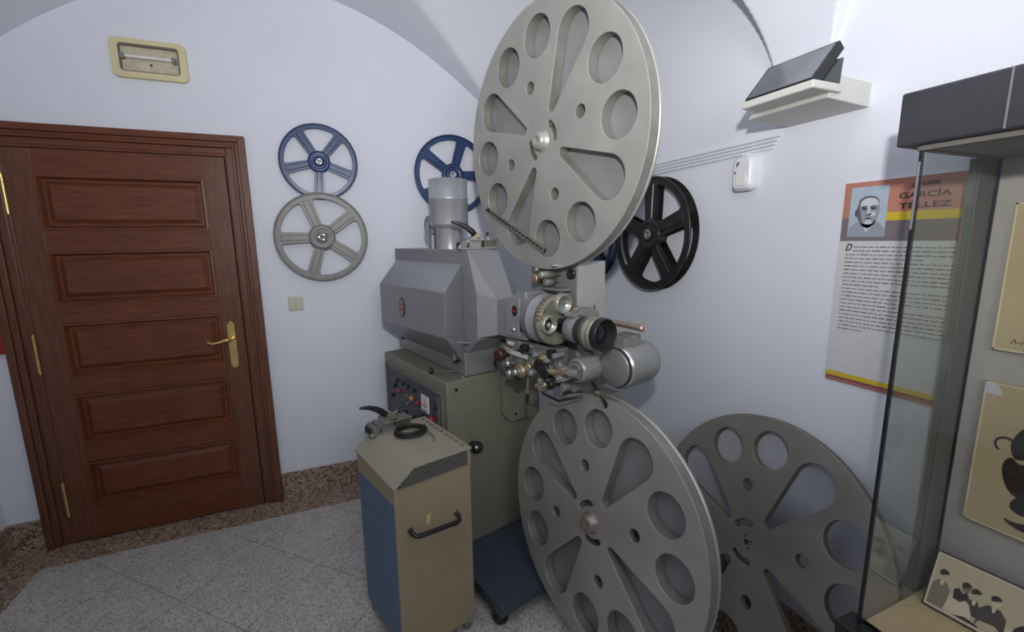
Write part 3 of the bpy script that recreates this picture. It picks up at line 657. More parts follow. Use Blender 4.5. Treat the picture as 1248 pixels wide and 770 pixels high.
# motor
mb = N(); mb.lathe((1.180, 1.0, 1.102), (1, 0, 0), [(0, 0), (0, .060), (.004, .068), (.016, .072), (.020, .078), (.030, .080), (.15, .080), (.172, .074), (.186, .058), (.190, .03), (.190, 0)], 'motor', 48, mats=['mech', 'mech', 'dark_gap', 'steel']+['motor']*6)
part(mb, 'motor', label='rounded grey motor')
mb = N(); mb.box(1.232, 1.286, .965, 1.035, 1.165, 1.215, 'mech'); mb.box(1.20, 1.235, .97, 1.03, 1.172, 1.208, 'lamp_dark'); part(mb, 'terminal_box', bev=.003)
mb = N(); mb.cyl((1.178, 1.08, 1.267), (1.195, .90, 1.257), .0105, 'copper', n=16); mb.sphere((1.195, .898, 1.257), .012, 'copper'); part(mb, 'carrying_bar', label='copper-toned horizontal bar')
mb = N(); mb.box(1.15, 1.34, 1.16, 1.66, .97, 1.085, 'mech'); mb.box(1.16, 1.33, 1.62, 1.70, .93, 1.05, 'mech'); part(mb, 'bed_casting', bev=.008, label='grey cast bed under the mechanism')
mb = N(); mb.lathe((1.10, 1.10, 1.085), (1, 0, 0), [(0, 0), (0, .026), (.003, .028), (.003, .031), (-.004, .033), (-.004, .041), (.01, .046), (.13, .046)], 'motor', 36); part(mb, 'gear_shaft_housing', label='grey cylinder with a hexagonal end')
mb = N(); mb.prism([(.022*math.cos(t*PI/3), .022*math.sin(t*PI/3)) for t in range(6)], (1.095, 1.10, 1.085), (0, -1, 0), (0, 0, 1), .008, 'mech'); part(mb, 'hex_cap')
mb = N(); mb.box(1.20, 1.26, 1.03, 1.28, .60, .99, 'mech'); mb.box(1.205, 1.245, 1.0, 1.16, .46, .62, 'mech'); mb.cyl((1.205, 1.04, .535), (1.155, 1.03, .535), .022, 'steel'); part(mb, 'lower_arm', bev=.006, label='arm behind the lower reel')
# clustered film-path parts below the turret
def roller(p, ax, r_, L_, mat, nm, lab=None):
    mb = N(); mb.lathe(p, ax, [(0, 0), (0, r_*.7), (L_*.1, r_), (L_*.8, r_), (L_, r_*.75), (L_, r_*.2), (L_*.9, 0)], mat, 20); part(mb, nm, None, 0, lab)
roller((1.06, 1.345, 1.038), (-1, 0, 0), .029, .035, 'brass_plain', 'sprocket', 'brass-coloured sprocket disc')
roller((1.03, 1.345, 1.038), (-1, 0, 0), .013, .03, 'steel', 'sprocket_cap')
roller((1.06, 1.205, 1.068), (-1, -.1, 0), .029, .032, 'black', 'hand_knob', 'black hand knob')
roller((1.05, 1.485, 1.078), (-1, -.3, 0), .026, .038, 'maroon', 'hand_knob', 'dark red hand knob')
roller((1.07, 1.275, 1.048), (-1, 0, 0), .014, .05, 'mech', 'film_roller', 'small grey roller')
roller((1.07, 1.42, 1.012), (-1, 0, 0), .015, .045, 'steel', 'film_roller', 'small steel roller')
roller((1.07, 1.43, 1.050), (-1, 0, 0), .013, .045, 'steel', 'film_roller', 'small steel roller')
mb = N(); mb.cyl((1.045, 1.19, 1.072), (1.075, 1.09, 1.082), .014, 'brass_plain', n=16); mb.cyl((1.07, 1.10, 1.081), (1.08, 1.065, 1.084), .018, 'mech', n=16); part(mb, 'drive_shaft', label='brass-coloured shaft')
mb = N(); mb.box(1.055, 1.065, 1.33, 1.47, 1.085, 1.105, 'white_shelf'); mb.box(1.05, 1.062, 1.33, 1.45, 1.125, 1.140, 'white_shelf'); mb.box(1.06, 1.08, 1.30, 1.34, 1.06, 1.15, 'mech'); part(mb, 'film_gate', bev=.002, label='bright metal film gate plates')
mb = N(); mb.box(1.075, 1.14, 1.18, 1.50, 1.02, 1.15, 'mech'); part(mb, 'gearbox', bev=.006, label='grey gearbox casting')
mb = N(); mb.cyl((1.05, 1.315, 1.02), (1.05, 1.32, .945), .0055, 'copper', n=10); mb.cyl((1.05, 1.32, .948), (1.05, 1.322, .905), .0065, 'black', n=10); mb.cyl((1.035, 1.318, .96), (1.085, 1.318, .955), .004, 'copper', n=8); part(mb, 'lever', label='hanging copper-toned lever with a black tip')
random.seed(3)
for i in range(30):
    y = 1.10+random.random()*.39; z = 1.0+random.random()*.145; L_ = .012+random.random()*.045; r_ = .004+random.random()*.008
    mt2 = random.choice(['brass_plain', 'mech', 'mech', 'lamp_dark', 'black', 'brown_metal', 'lamp_dark', 'olive_dark', 'cream_metal'])
    mb = N(); mb.lathe((1.074, y, z), (-1, 0, 0), [(0, r_*1.2), (L_*.6, r_*1.2), (L_*.62, r_*1.7), (L_*.95, r_*1.7), (L_, r_*1.5), (L_, r_*.5), (L_*.9, 0)], mt2, 12, False); part(mb, 'mechanism_screw')
for k in range(9):
    y = 1.13+random.random()*.33; z = 1.0+random.random()*.13; mb = N(); r_ = .014+random.random()*.008
    mb.lathe((1.072, y, z), (-1, 0, 0), [(0, r_), (.008+.002*k, r_), (.010+.002*k, r_*.8), (.010+.002*k, r_*.35), (.016+.002*k, r_*.3), (.016+.002*k, 0)], random.choice(['mech', 'lamp_dark', 'brass_plain', 'greenish']), 18); part(mb, 'gear_wheel')
for k in range(7):
    y = 1.14+random.random()*.3; z = 1.0+random.random()*.12; mb = N(); dy_ = random.uniform(-.07, .07); dz_ = random.uniform(-.04, .04)
    mb.tube([(1.062, y, z), (1.045, y+dy_*.3, z+dz_*.3), (1.045, y+dy_*.7, z+dz_*.8), (1.06, y+dy_, z+dz_)], .0035, random.choice(['steel', 'mech', 'black', 'brown_metal']), 8); part(mb, 'linkage_rod')
mb = N(); pts = [(1.07, 1.28, .99), (1.05, 1.22, .975), (1.06, 1.15, .965), (1.08, 1.10, .985), (1.09, 1.06, 1.0)]; mb.tube(pts, .005, 'black'); part(mb, 'hose')
mb = N(); pts = [(1.13, 1.05, 1.045), (1.12, 1.0, 1.02), (1.13, .985, .985), (1.15, 1.0, .955), (1.17, 1.04, .95)]; mb.tube(pts, .006, 'black'); mb.cyl((1.12, 1.02, 1.02), (1.12, 1.0, 1.02), .009, 'brass_plain', n=10); part(mb, 'hose')

# ------------------------------------------------------------------ beige rectifier cabinet
RC = R_(15.13)
C0 = Vector((.154, 1.435, 0))
K = empty('rectifier_cabinet', C0, rz=RC); tag(K, 'beige metal cabinet with blue side panel and black handle in front of the console', 'cabinet')
def K_(): return MB()
W_, D_ = .306, .375
mb = K_(); mb.box(0, W_, 0, D_, .045, .722, 'beige'); cb = mb.build('cabinet_body', K, .004)
mb = K_(); mb.hexa([(0, 0, .722), (W_, 0, .722), (W_, D_, .722), (0, D_, .722)], [(.072, 0, .779), (W_, 0, .779), (W_, D_, .779), (.072, D_, .779)], 'dark_gap')
child(mb.build('vent_core', K), 'dark interior behind the louvres')
mb = K_()  # bent lid sheet
prof = [(-.004, .716), (-.004, .724), (.070, .783), (W_+.004, .783), (W_+.004, .777), (.073, .777), (.004, .722)]
a_ = [mb.v((x, -.008, z)) for x, z in prof]; b_ = [mb.v((x, D_+.006, z)) for x, z in prof]
mb.face(a_, 'lid'); mb.face(b_[::-1], 'lid')
for i in range(len(prof)): mb.face([a_[i], a_[(i+1) % 7], b_[(i+1) % 7], b_[i]], 'lid')
mb.build('lid', K, .001)
mb = K_()
for k in range(6):
    z = .718+k*.0098; x0 = max(.012, .012+(z-.722)/.057*.072); mb.hexa([(x0, -.006, z), (W_-.012, -.006, z), (W_-.012, .008, z+.003), (x0, .008, z+.003)], [(x0, -.006, z+.0022), (W_-.012, -.006, z+.0022), (W_-.012, .008, z+.0052), (x0, .008, z+.0052)], 'post')
mb.box(W_-.014, W_, -.003, .006, .715, .778, 'beige')
child(mb.build('louvre', K), 'dark slatted louvre under the lid')
mb = K_()
for k in range(9): mb.box(W_-.030+.008, W_-.010, .02+k*.04, .045+k*.04, .7825, .7845, 'olive_dark')
mb.build('vent_slots', K)
mb = K_(); mb.prism([(-.358, .06), (-.018, .06), (-.010, .655), (-.366, .640)], (-.001, 0, 0), (0, -1, 0), (0, 0, 1), .004, 'blue_panel'); child(mb.build('side_panel', K, .002), 'blue side panel')
mb = K_(); mb.tube([(.046, 0, .556), (.046, -.022, .552), (.052, -.036, .545), (.066, -.04, .540), (.215, -.04, .528), (.229, -.036, .530), (.234, -.022, .540), (.232, 0, .544)], .0085, 'black', 12); hdl = mb.build('handle', K)
for x, z in ((.046, .556), (.232, .544)):
    mb = K_(); mb.cyl((x, -.001, z), (x, -.010, z), .0105, 'steel', n=14); mb.build('handle_mount', hdl)
mb = K_(); mb.prism([(.108, .543), (.124, .546), (.132, .585), (.114, .582)], (0, -.0035, 0), (1, 0, 0), (0, 0, 1), .001, 'tape'); child(mb.build('tape_strip', K), 'strip of yellowed tape')
for x, z in ((.05, .394), (.053, .354), (.053, .236), (.055, .200), (.235, .378), (.234, .336), (.235, .226), (.236, .178)):
    mb = K_(); mb.cyl((x, -.001, z), (x, -.004, z), .004, 'steel', n=10); mb.build('screw', K)
for x, y in ((.025, .025), (W_-.025, .025), (.025, D_-.025), (W_-.025, D_-.025)):
    mb = K_(); mb.cyl((x, y, 0), (x, y, .046), .012, 'beige', n=12); mb.lathe((x, y, 0), (0, 0, 1), [(0, 0), (0, .016), (.010, .016), (.014, .012)], 'olive_dark', 14); mb.build('foot', K)
mb = K_(); mb.box(W_-.045, W_-.002, -.004, .0, .046, .058, 'cream_metal'); mb.build('corner_clip', K)
KM = Matrix.Translation(C0) @ Matrix.Rotation(RC, 4, 'Z')
# coil of cable on the lid
mb = MB(); pts = []
for k in range(3*28):
    a_ = 2*PI*k/28; rr = .050+.005*math.sin(a_*.37)+.003*math.sin(a_*1.3); pts.append((.0+rr*1.12*math.cos(a_), .0+rr*math.sin(a_), .006+.0055*k/28+.0025*math.sin(a_*.5)))
mb.tube(pts, .0068, 'rubber', 8)
cl = mb.build('cable_coil'); cl.matrix_world = KM @ Matrix.Translation((.182, .250, .7835)); tag(cl, 'coil of black cable lying on top of the beige cabinet', 'cable')
mb = MB(); mb.tube([(.04, -.02, .014), (.055, -.045, .012), (.058, -.075, .006), (.052, -.105, .003), (.040, -.125, .003)], .0028, 'olive_dark', 8); mb.build('loose_end', cl)

# ------------------------------------------------------------------ film splicers
def splicer(mat_, label):
    E = empty('film_splicer', mat=mat_); tag(E, label, 'film splicer')
    def q(): return MB()
    mb = q(); mb.box(-.075, .105, -.035, .035, 0, .007, 'lamp_dark'); mb.build('base_plate', E, .002)
    mb = q(); mb.box(.045, .105, -.03, .03, .007, .040, 'olive_dark')
    for k in range(6): mb.box(.048+k*.009, .052+k*.009, -.032, .032, .012, .036, 'black')
    mb.box(-.02, .11, -.036, -.030, .038, .042, 'cream_metal'); mb.build('film_bed', E, .001)
    mb = q(); mb.box(-.072, -.025, -.03, .03, .006, .030, 'black_matt'); mb.cyl((-.05, -.035, .022), (-.05, .035, .022), .016, 'olive_dark', n=14); mb.cyl((-.03, -.03, .036), (-.03, .03, .036), .010, 'mech', n=14); mb.build('jaw_block', E, .002)
    mb = q(); mb.cyl((.0, -.032, .048), (.0, .032, .048), .011, 'cream_metal', n=16); mb.box(-.022, .032, -.018, .018, .006, .052, 'mech'); mb.cyl((.012, -.036, .06), (.012, .0, .06), .009, 'brass_plain', n=12); mb.cyl((.03, -.025, .058), (.03, .025, .058), .012, 'mech', n=12); mb.cyl((.03, 0, .058), (.062, 0, .066), .005, 'mech', n=8); mb.sphere((.066, 0, .067), .008, 'black'); mb.build('hinge_block', E, .002)
    mb = q(); mb.tube([(.012, 0, .058), (-.005, 0, .078), (-.03, 0, .098), (-.06, 0, .112), (-.085, 0, .118), (-.098, 0, .119)], [.013, .014, .012, .009, .007, .004], 'black', 12); child(mb.build('lever_handle', E), 'curved black lever handle')
    mb = q(); mb.cyl((-.07, -.042, .012), (-.07, -.030, .012), .006, 'steel', n=10); mb.cyl((.07, .0, .04), (.07, 0, .050), .006, 'steel', n=10); mb.build('screw', E)
    return E
p = Mloc(1.075, 1.735, 1.5125)
splicer(Matrix.Translation(p) @ Matrix.Rotation(R_(-4), 4, 'Z') @ Matrix.Scale(1.0, 4), 'black-handled metal film splicer on top of the lamp house, beside the chimney')
splicer(KM @ Matrix.Translation((.115, .352, .7835)) @ Matrix.Rotation(R_(3), 4, 'Z'), 'black-handled film splicer on the rear edge of the beige cabinet, below the control panel')

# ------------------------------------------------------------------ right wall fittings
T_ = empty('cable_moulding', (XR, 2.0, 1.88)); tag(T_, 'run of four thin white cable mouldings along the right wall above the black reel', 'cable moulding')
for k in range(4):
    z0, z1 = 1.906-k*.0165, 1.906-k*.0125
    y_end = 1.155+k*.008
    mb = MB((XR, 2.0, 1.88)); mb.hexa([(XR-.010, y_end, z1-.009), (XR, y_end, z1-.009), (XR, 2.856, z0-.009), (XR-.010, 2.856, z0-.009)], [(XR-.010, y_end, z1-.001), (XR, y_end, z1-.001), (XR, 2.856, z0-.001), (XR-.010, 2.856, z0-.001)], 'white_plastic'); mb.build('moulding_strip', T_, .002)
O = (XR, 1.275, 1.785); Sn = empty('motion_sensor', O); tag(Sn, 'small rounded white motion sensor under the cable mouldings', 'motion sensor')
mb = MB(O); P2 = rrect(-.044, .044, -.062, .062, .020)
ring0 = [mb.v((XR, 1.275-x, 1.785+z)) for x, z in P2]; ring1 = [mb.v((XR-.034, 1.275-x, 1.785+z)) for x, z in P2]; ring2 = [mb.v((XR-.046, 1.275-x*.72, 1.785+z*.82)) for x, z in P2]
for A, B in ((ring0, ring1), (ring1, ring2)):
    for i in range(len(A)): mb.face([A[i], A[(i+1) % len(A)], B[(i+1) % len(A)], B[i]], 'white_plastic', True)
mb.face(ring2, 'white_plastic'); mb.build('sensor_body', Sn)
mb = MB(O); mb.prism(rrect(-.018, .026, -.045, .0, .014), (XR-.050, 1.275, 1.785), (0, -1, 0), (0, 0, 1), .006, 'tube'); mb.build('sensor_lens', Sn, .002)
mb = MB(O); mb.cyl((XR-.047, 1.298, 1.790), (XR-.0495, 1.298, 1.790), .004, 'red_knob', n=12); mb.build('indicator', Sn)
mb = MB(O); mb.prism([(-.022, .025), (-.012, .03), (-.008, .045), (-.020, .042)], (XR-.0475, 1.275, 1.785), (0, -1, 0), (0, 0, 1), .001, 'post'); mb.build('logo', Sn)
mb = MB(O); mb.box(XR-.03, XR, 1.262, 1.288, 1.845, 1.858, 'white_plastic'); mb.build('cable_entry', Sn, .002)

O = (XR, 1.0, 1.93); Wb = empty('wall_bracket', O); tag(Wb, 'off-white bracket shelf jutting from the right wall under the tilted screen', 'shelf')
mb = MB(O); mb.hexa([(1.327, .88, 1.930), (XR, .88, 1.922), (XR, 1.135, 1.922), (1.327, 1.135, 1.930)], [(1.378, .88, 1.995), (XR, .88, 1.990), (XR, 1.135, 1.990), (1.378, 1.135, 1.995)], 'white_shelf'); mb.build('bracket_block', Wb, .003)
mb = MB(O); mb.box(1.248, 1.372, .868, 1.095, 1.944, 1.966, 'white_shelf'); mb.build('tray', Wb, .004)
O = (1.30, .98, 1.966); Mo = empty('tilted_screen', O); tag(Mo, 'tilted black-framed grey screen standing on the off-white wall bracket', 'screen')
mb = MB(O); mb.hexa([(1.252, .874, 1.9665), (1.290, .874, 1.9665), (1.290, 1.088, 1.9665), (1.252, 1.088, 1.9665)], [(1.350, .874, 2.078), (1.372, .874, 2.060), (1.372, 1.088, 2.060), (1.350, 1.088, 2.078)], 'black_matt'); mb.build('screen_shell', Mo, .002)
d = Vector((.098, 0, .1115)); Ls = d.length; d.normalize()
mb = MB(O); mb.prism(rrect(-.106, .106, .004, Ls-.004, .003), Vector((1.2505, .981, 1.9675)), (0, -1, 0), d, .001, 'black'); mb.build('screen_frame', Mo)
mb = MB(O); mb.prism([(-.100, .009), (.100, .009), (.100, Ls-.009), (-.100, Ls-.009)], Vector((1.2495, .981, 1.9675)), (0, -1, 0), d, .001, 'screen'); child(mb.build('screen_glass', Mo), 'grey screen glass')
mb = MB(O); mb.hexa([(1.300, .876, 1.9667), (1.371, .876, 1.9667), (1.371, 1.08, 1.9667), (1.300, 1.08, 1.9667)], [(1.360, .876, 2.034), (1.378, .876, 2.040), (1.378, 1.08, 2.040), (1.360, 1.08, 2.034)], 'dark_shell'); mb.build('rear_box', Mo, .003)

# ------------------------------------------------------------------ poster
px, PY0, PY1, PZ0, PZ1 = XR-.006, .918, .47, 1.081, 1.707
Pm = empty('wall_poster', (XR, .70, PZ0)); tag(Pm, 'tall printed panel with salmon heading, portrait and long text on the right wall', 'poster'); O = (XR, .70, PZ0)
def PF(mb, y0, y1_, z0, z1, mat, lift=0.): return mb.box(px-.0004-lift, px+.0002, y1_, y0, z0, z1, mat)
mb = MB(O); mb.box(px, XR-.0005, PY1, PY0, PZ0, PZ1, 'p_white'); mb.build('panel', Pm)
mb = MB(O); PF(mb, PY0, PY1, 1.602, PZ1, 'salmon'); PF(mb, PY0, PY1, 1.532, 1.602, 'p_grey'); PF(mb, .798, PY1, 1.590, 1.614, 'p_yellow', .0003); child(mb.build('heading_band', Pm), 'salmon, grey and yellow heading band')
mb = MB(O); PF(mb, PY0, PY1, 1.098, 1.112, 'p_yellow'); PF(mb, PY0, PY1, PZ0, 1.098, 'p_redbrown'); PF(mb, PY0, PY1, 1.091, 1.095, 'p_plum', .0003)
child(mb.build('footer_band', Pm), 'yellow and red-brown footer band')
# portrait print: flat tones
mb = MB(O); PX_, PZ_ = .848, 1.617   # centre
def blob(mb, pts, mat, k): mb.prism(pts, (px-.0006-.0002*k, PX_, PZ_), (0, -1, 0), (0, 0, 1), .0006, mat)
def ell(cx, cz, rx, rz, n=20, a0=0, a1=360): return [(cx+rx*math.cos(R_(a0+(a1-a0)*i/n)), cz+rz*math.sin(R_(a0+(a1-a0)*i/n))) for i in range(n)]
blob(mb, [(-.050, -.073), (.050, -.073), (.050, .075), (-.050, .075)], 'ph_bg', 1)
blob(mb, [(-.049, -.073), (-.047, -.045), (-.030, -.030), (-.012, -.022), (.020, -.022), (.036, -.034), (.049, -.048), (.049, -.073)], 'g1', 2)
blob(mb, [(-.014, -.028), (.018, -.028), (.010, -.048), (.002, -.060), (-.006, -.046)], 'g4', 3)
blob(mb, [(-.020, -.020), (-.014, -.040), (.004, -.048), (.022, -.036), (.024, -.020)], 'g3', 3)
blob(mb, ell(0, .004, .030, .043, 32), 'g2', 3); blob(mb, ell(-.029, -.001, .006, .012), 'g2', 4); blob(mb, ell(-.028, -.001, .003, .007), 'g3', 5)
blob(mb, ell(.002, .002, .027, .038, 32), 'g1', 4); blob(mb, ell(.001, .030, .027, .018, 24), 'g2', 5); blob(mb, ell(.003, .025, .024, .017, 24), 'g4', 6)
blob(mb, [(-.028, .020), (-.028, -.006), (-.020, -.026), (-.012, -.034), (-.016, -.014), (-.019, .006)], 'g2', 6)
for cx_ in (-.009, .015):
    blob(mb, ell(cx_, .011, .0085, .0045), 'g2', 7); blob(mb, ell(cx_, .010, .0045, .0026, 12), 'g3', 8); blob(mb, [(cx_-.009, .016), (cx_, .0195), (cx_+.008, .0175), (cx_+.008, .0150), (cx_, .0165), (cx_-.009, .013)], 'g3', 8)
blob(mb, [(.002, .012), (.006, .012), (.010, -.004), (.007, -.008), (.001, -.008), (-.001, -.004)], 'g4', 7); blob(mb, [(-.003, -.006), (.012, -.006), (.008, -.0095), (.000, -.0095)], 'g3', 8)
blob(mb, ell(.014, -.006, .008, .007), 'g4', 7); blob(mb, [(-.007, -.018), (.004, -.016), (.015, -.018), (.004, -.021)], 'g3', 8); blob(mb, ell(.004, -.024, .008, .0022), 'g4', 8); blob(mb, ell(.005, -.031, .011, .005), 'g4', 7)
child(mb.build('portrait_print', Pm), 'grey portrait print of a man with receding hair')
def put_text(body, size, y, z, mat, shear=0, bold=0, name='lettering', spacing=1.0, parent=None, sx=1.0):
    me = text_mesh(body, size, shear, 'LEFT', spacing, bold)
    o = bpy.data.objects.new(name, me); me.materials.clear(); me.materials.append(M[mat]); col.objects.link(o)
    # text x -> -Y, text y -> +Z, normal -> -X
    o.parent = Pm
    mm = Matrix(((0, 0, -1, px-.0012), (-sx, 0, 0, y), (0, 1, 0, z), (0, 0, 0, 1)))
    o.matrix_local = Matrix.Translation(-Vector(O)) @ mm
    return o
def fit_text(body, y0, y1_, z, h, mat, **k):
    me = text_mesh(body, h/.70, k.get('shear', 0), 'LEFT', k.get('spacing', 1.0)); wdt = max(v.co.x for v in me.vertices)
    return put_text(body, h/.70, y0, z, mat, sx=(y0-y1_)/wdt, **k)
fit_text('JAVIER', .745, .683, 1.681, .010, 'txt', shear=.3, bold=.0003)
fit_text('GARC\u00cdA', .773, .656, 1.650, .015, 'txt', bold=.0004)
fit_text('T\u00c9LLEZ', .770, .653, 1.622, .015, 'txt', bold=.0004)
fit_text('D', .900, .880, 1.503, .021, 'txt', shear=.35, bold=.0004)
random.seed(11); mb = MB(O); z = 1.512
for ln in range(23):
    y = .898 if ln > 1 else .877
    end = .632 if ln not in (3, 10, 15, 22) else .632+random.uniform(.03, .2)
    while y > end:
        wl = random.uniform(.006, .022); y2 = max(y-wl, end-.004); hh = random.uniform(.0026, .0038)
        mb.prism([(0, 0), (y-y2, 0), (y-y2+.001, hh), (.001, hh)], (px-.0005, y, z), (0, -1, 0), (0, 0, 1), .0004, 'p_grey'); y = y2-.0035
    z -= .0117
mb.build('body_text', Pm)

# ------------------------------------------------------------------ display case
CY = .57; CX0, CX1 = 1.171, 1.496; CE = -.75; ZS = .585
O = (1.33, -.1, 0); Cs = empty('display_case', O); tag(Cs, 'tall glass display case with charcoal top along the right wall', 'display case')
mb = MB(O); mb.box(1.150, XR-.018, CE, .552, 0, .505, 'fascia'); mb.box(1.140, XR-.018, CE, .5745, .505, ZS-.012, 'fascia'); mb.build('plinth', Cs, .003)
mb = MB(O); mb.box(1.130, 1.20, .50, .598, .50, ZS, 'black'); mb.build('corner_block', Cs, .004)
mb = MB(O); mb.box(CX0+.008, CX1, CE+.01, CY-.004, ZS-.0115, ZS, 'maple'); child(mb.build('case_floor', Cs, .002), 'pale wooden case floor')
mb = MB(O); mb.hexa([(1.335, CE+.02, ZS), (1.352, CE+.02, ZS), (1.352, .545, ZS), (1.335, .545, ZS)], [(1.338, CE+.02, ZS+.010), (1.352, CE+.02, ZS+.010), (1.352, .543, ZS+.010), (1.338, .543, ZS+.010)], 'maple'); child(mb.build('ledge_strip', Cs), 'pale wooden ledge strip')
mb = MB(O); mb.box(1.151, XR-.001, CE, .606, 1.733, 1.842, 'fascia'); mb.build('fascia', Cs, .005)
mb = MB(O); mb.box(1.1495, 1.152, .4365, .4395, 1.736, 1.840, 'p_grey'); mb.build('fascia_joint', Cs)
mb = MB(O); mb.box(1.19, 1.48, CE+.02, CY-.02, 1.722, 1.733, 'post'); mb.box(CX0, CX1, CY-.012, CY+.006, 1.722, 1.733, 'post'); mb.box(CX0-.004, CX0+.016, CE, CY, 1.722, 1.733, 'post'); child(mb.build('top_rail', Cs, .001), 'grey rail under the top')
mb = MB(O); mb.box(1.412, CX1, CY-.004, CY+.018, ZS-.0, 1.722, 'post'); child(mb.build('rear_post', Cs, .002), 'grey rear corner post')
mb = MB(O); mb.box(CX1-.006, CX1+.01, CE, CY-.007, ZS, 1.722, 'back_panel'); child(mb.build('back_panel', Cs), 'light grey cloth back panel')
mb = MB(O); mb.box(CX1-.010, CX1-.005, CY-.010, CY-.004, ZS, 1.722, 'black'); mb.build('panel_seam', Cs)
mb = MB(O); mb.box(CX0+.006, 1.412, CY-.005, CY, ZS-.012, 1.724, 'glass'); child(mb.build('end_glass', Cs), 'clear glass end pane')
mb = MB(O); mb.box(CX0, CX0+.005, CE+.01, CY-.006, ZS-.012, 1.724, 'glass_front'); child(mb.build('front_glass', Cs), 'clear glass front pane')
mb = MB(O); mb.box(CX0-.001, CX0+.006, CY-.006, CY+.001, ZS-.012, 1.724, 'black'); mb.build('corner_seal', Cs)
mb = MB(O); mb.box(CX0-.0016, CX0-.001, CY-.004, CY+.0004, 1.56, 1.70, 'steel'); mb.build('edge_highlight', Cs)  # thin bright strip stands in for a highlight on the corner

# drawings on the back panel
bx = CX1-.008
def drawing(label, y0, y1_, z0, z1):
    E = empty('paper_drawing', (bx, (y0+y1_)/2, z0)); tag(E, label, 'drawing'); o = (bx, (y0+y1_)/2, z0)
    mb = MB(o); mb.box(bx-.010, bx+.0015, y1_, y0, z0, z1, 'paper'); mb.box(bx-.0104, bx-.0098, y0-.004, y0, z0, z1, 'paper_edge'); mb.box(bx-.0104, bx-.0098, y1_, y0, z0, z0+.004, 'paper_edge'); mb.box(bx-.0104, bx-.0098, y1_, y0, z1-.004, z1, 'paper_edge'); mb.build('sheet', E)
    return E, o
E1, o1 = drawing('aged paper drawing with bold dark ink figure, lower of the two on the case back', .521, .24, .826, 1.193)
mb = MB(o1)
def ink(pts, k=0): mb.prism([(.521-y, z) for y, z in pts], (bx-.0106-.0002*k, .521, 0), (0, -1, 0), (0, 0, 1), .0004, 'ink')
def chaikin(P, n=3):
    for _ in range(n):
        Q = []
        for i in range(len(P)):
            a, b_ = P[i], P[(i+1) % len(P)]
            Q += [(a[0]*.75+b_[0]*.25, a[1]*.75+b_[1]*.25), (a[0]*.25+b_[0]*.75, a[1]*.25+b_[1]*.75)]
        P = Q
    return P
def ink2(pts): mb.prism(chaikin(pts), (bx-.0108, 0, 0), (0, 1, 0), (0, 0, 1), -.0006, 'ink')
ink2([(.462, 1.050), (.452, 1.085), (.436, 1.108), (.41, 1.122), (.36, 1.13), (.33, 1.09), (.345, 1.05), (.375, 1.03), (.40, 1.05), (.42, 1.035), (.437, 1.02), (.452, 1.018)])
ink2([(.470, 1.000), (.455, 1.025), (.440, 1.005), (.425, 1.02), (.405, .998), (.415, .965), (.40, .94), (.425, .925), (.447, .93), (.462, .958)])
ink2([(.443, .915), (.430, .935), (.412, .92), (.405, .89), (.425, .885), (.445, .895)])
ink2([(.455, .868), (.43, .862), (.40, .875), (.37, .87), (.36, .845), (.40, .848), (.435, .85)])
ink2([(.38, 1.01), (.35, 1.0), (.34, .93), (.36, .89), (.385, .93)])
mb.tube([(bx-.011, .468+.018*math.cos(R_(t_)), 1.047+.018*math.sin(R_(t_))) for t_ in range(-60, 211, 18)]+[(bx-.011, .440, 1.030)], .0022, 'ink', 6)
mb.build('ink_figure', E1)
mb = MB(o1); mb.prism([(0, 0), (.034, 0), (.026, .022), (.010, .030), (0, .028)], (bx-.0107, .521, 1.163), (0, -1, 0), (0, 0, 1), .0004, 'p_white'); child(mb.build('worn_corner', E1), 'pale worn corner')
E2, o2 = drawing('aged paper sheet with faint pencil marks, upper of the two on the case back', .521, .22, 1.273, 1.618)
mb = MB(o2)
for k in range(5):
    y = .49-k*.016; mb.tube([(bx-.0105, y, 1.292), (bx-.0105, y-.006, 1.304), (bx-.0105, y-.008, 1.292), (bx-.0105, y-.014, 1.298)], .0008, 'ink', 5)
mb.build('pencil_mark', E2)

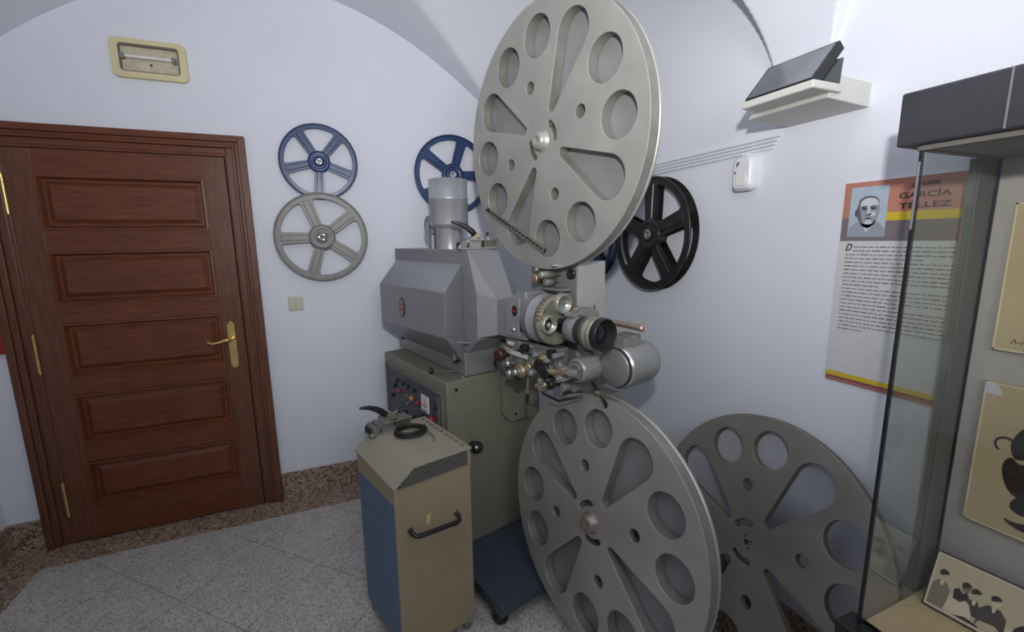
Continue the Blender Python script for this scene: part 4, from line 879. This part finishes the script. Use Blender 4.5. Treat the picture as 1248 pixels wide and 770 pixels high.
# framed group photograph standing in the case
a_ = Vector((1.368, .540, ZS+.011)); dy = Vector((0, -1, 0)); upv = Vector((.118, 0, .115)).normalized()
ang = 0
Fw, Fh = .235, .148
Gp = empty('group_photograph', a_); tag(Gp, 'black-framed photograph of a group of people, leaning in the bottom of the case', 'photograph')
a_ = Vector((1.392, .540, ZS+.001)); dy = Vector((.10, -1, 0)).normalized(); upv = Vector((.060, .006, .140)).normalized(); upv = (upv-dy*upv.dot(dy)).normalized()
def GP(mb, pts, mat, k): mb.prism(pts, a_-upv.cross(dy)*(-.0002*k), dy, upv, .0004 if k else .006, mat)
nrm = dy.cross(upv)
mb = MB(a_); mb.prism([(0, 0), (Fw, 0), (Fw, Fh), (0, Fh)], a_+nrm*.006, dy, upv, .006, 'black'); Gp.location = a_; mb.build('photo_frame', Gp)
def G(pts, mat, k): gm.prism(pts, a_+nrm*(.0066+.0002*k), dy, upv, .0004, mat)
gm = MB(a_)
G([(.004, .004), (Fw-.004, .004), (Fw-.004, Fh-.004), (.004, Fh-.004)], 's_hi', 0)
G([(.008, .010), (Fw-.008, .010), (Fw-.008, Fh-.008), (.008, Fh-.008)], 's_bg', 1)
def person(cx, base, hgt, w_, coat, hair, k=2, face='s_hi'):
    t = base+hgt
    G([(cx-w_, base), (cx-w_*.95, t-.045), (cx-w_*.45, t-.030), (cx+w_*.45, t-.030), (cx+w_*.95, t-.045), (cx+w_, base)], coat, k)
    G([(cx-.004, t-.030), (cx+.004, t-.030), (cx+.002, t-.042), (cx-.002, t-.042)], 's_hi', k+1)
    G(ell(cx, t-.016, .0078, .0115), face, k+1); G(ell(cx, t-.011, .0092, .010, 14, 10, 190)+[(cx-.008, t-.018)], hair, k+2)
    G(ell(cx-.003, t-.016, .0015, .001, 8), 's3', k+3); G(ell(cx+.003, t-.016, .0015, .001, 8), 's3', k+3)
person(.026, .010, .098, .018, 's1', 's3', 2, 's_bg'); person(.070, .040, .062, .014, 's2', 's3', 2, 's1'); person(.088, .030, .068, .013, 's2', 's3', 4, 's_bg')
person(.122, .016, .088, .024, 's2', 's3', 6); person(.178, .018, .078, .020, 's3', 's2', 6); person(.212, .014, .094, .016, 's2', 's3', 8)
G([(.040, .012), (.046, .055), (.060, .066), (.082, .052), (.090, .030), (.088, .012)], 's_hi', 9); G([(.052, .050), (.050, .072), (.058, .080), (.066, .070), (.074, .078), (.076, .060), (.066, .048)], 's3', 10)
G([(.098, .012), (.104, .030), (.130, .034), (.158, .012)], 's_bg', 11); G([(.060, .012), (.080, .020), (.108, .014), (.104, .011)], 's3', 12); G([(.150, .012), (.146, .045), (.160, .040), (.170, .012)], 's_hi', 12)
child(gm.build('photo_print', Gp), 'sepia print of suited people seated and standing')
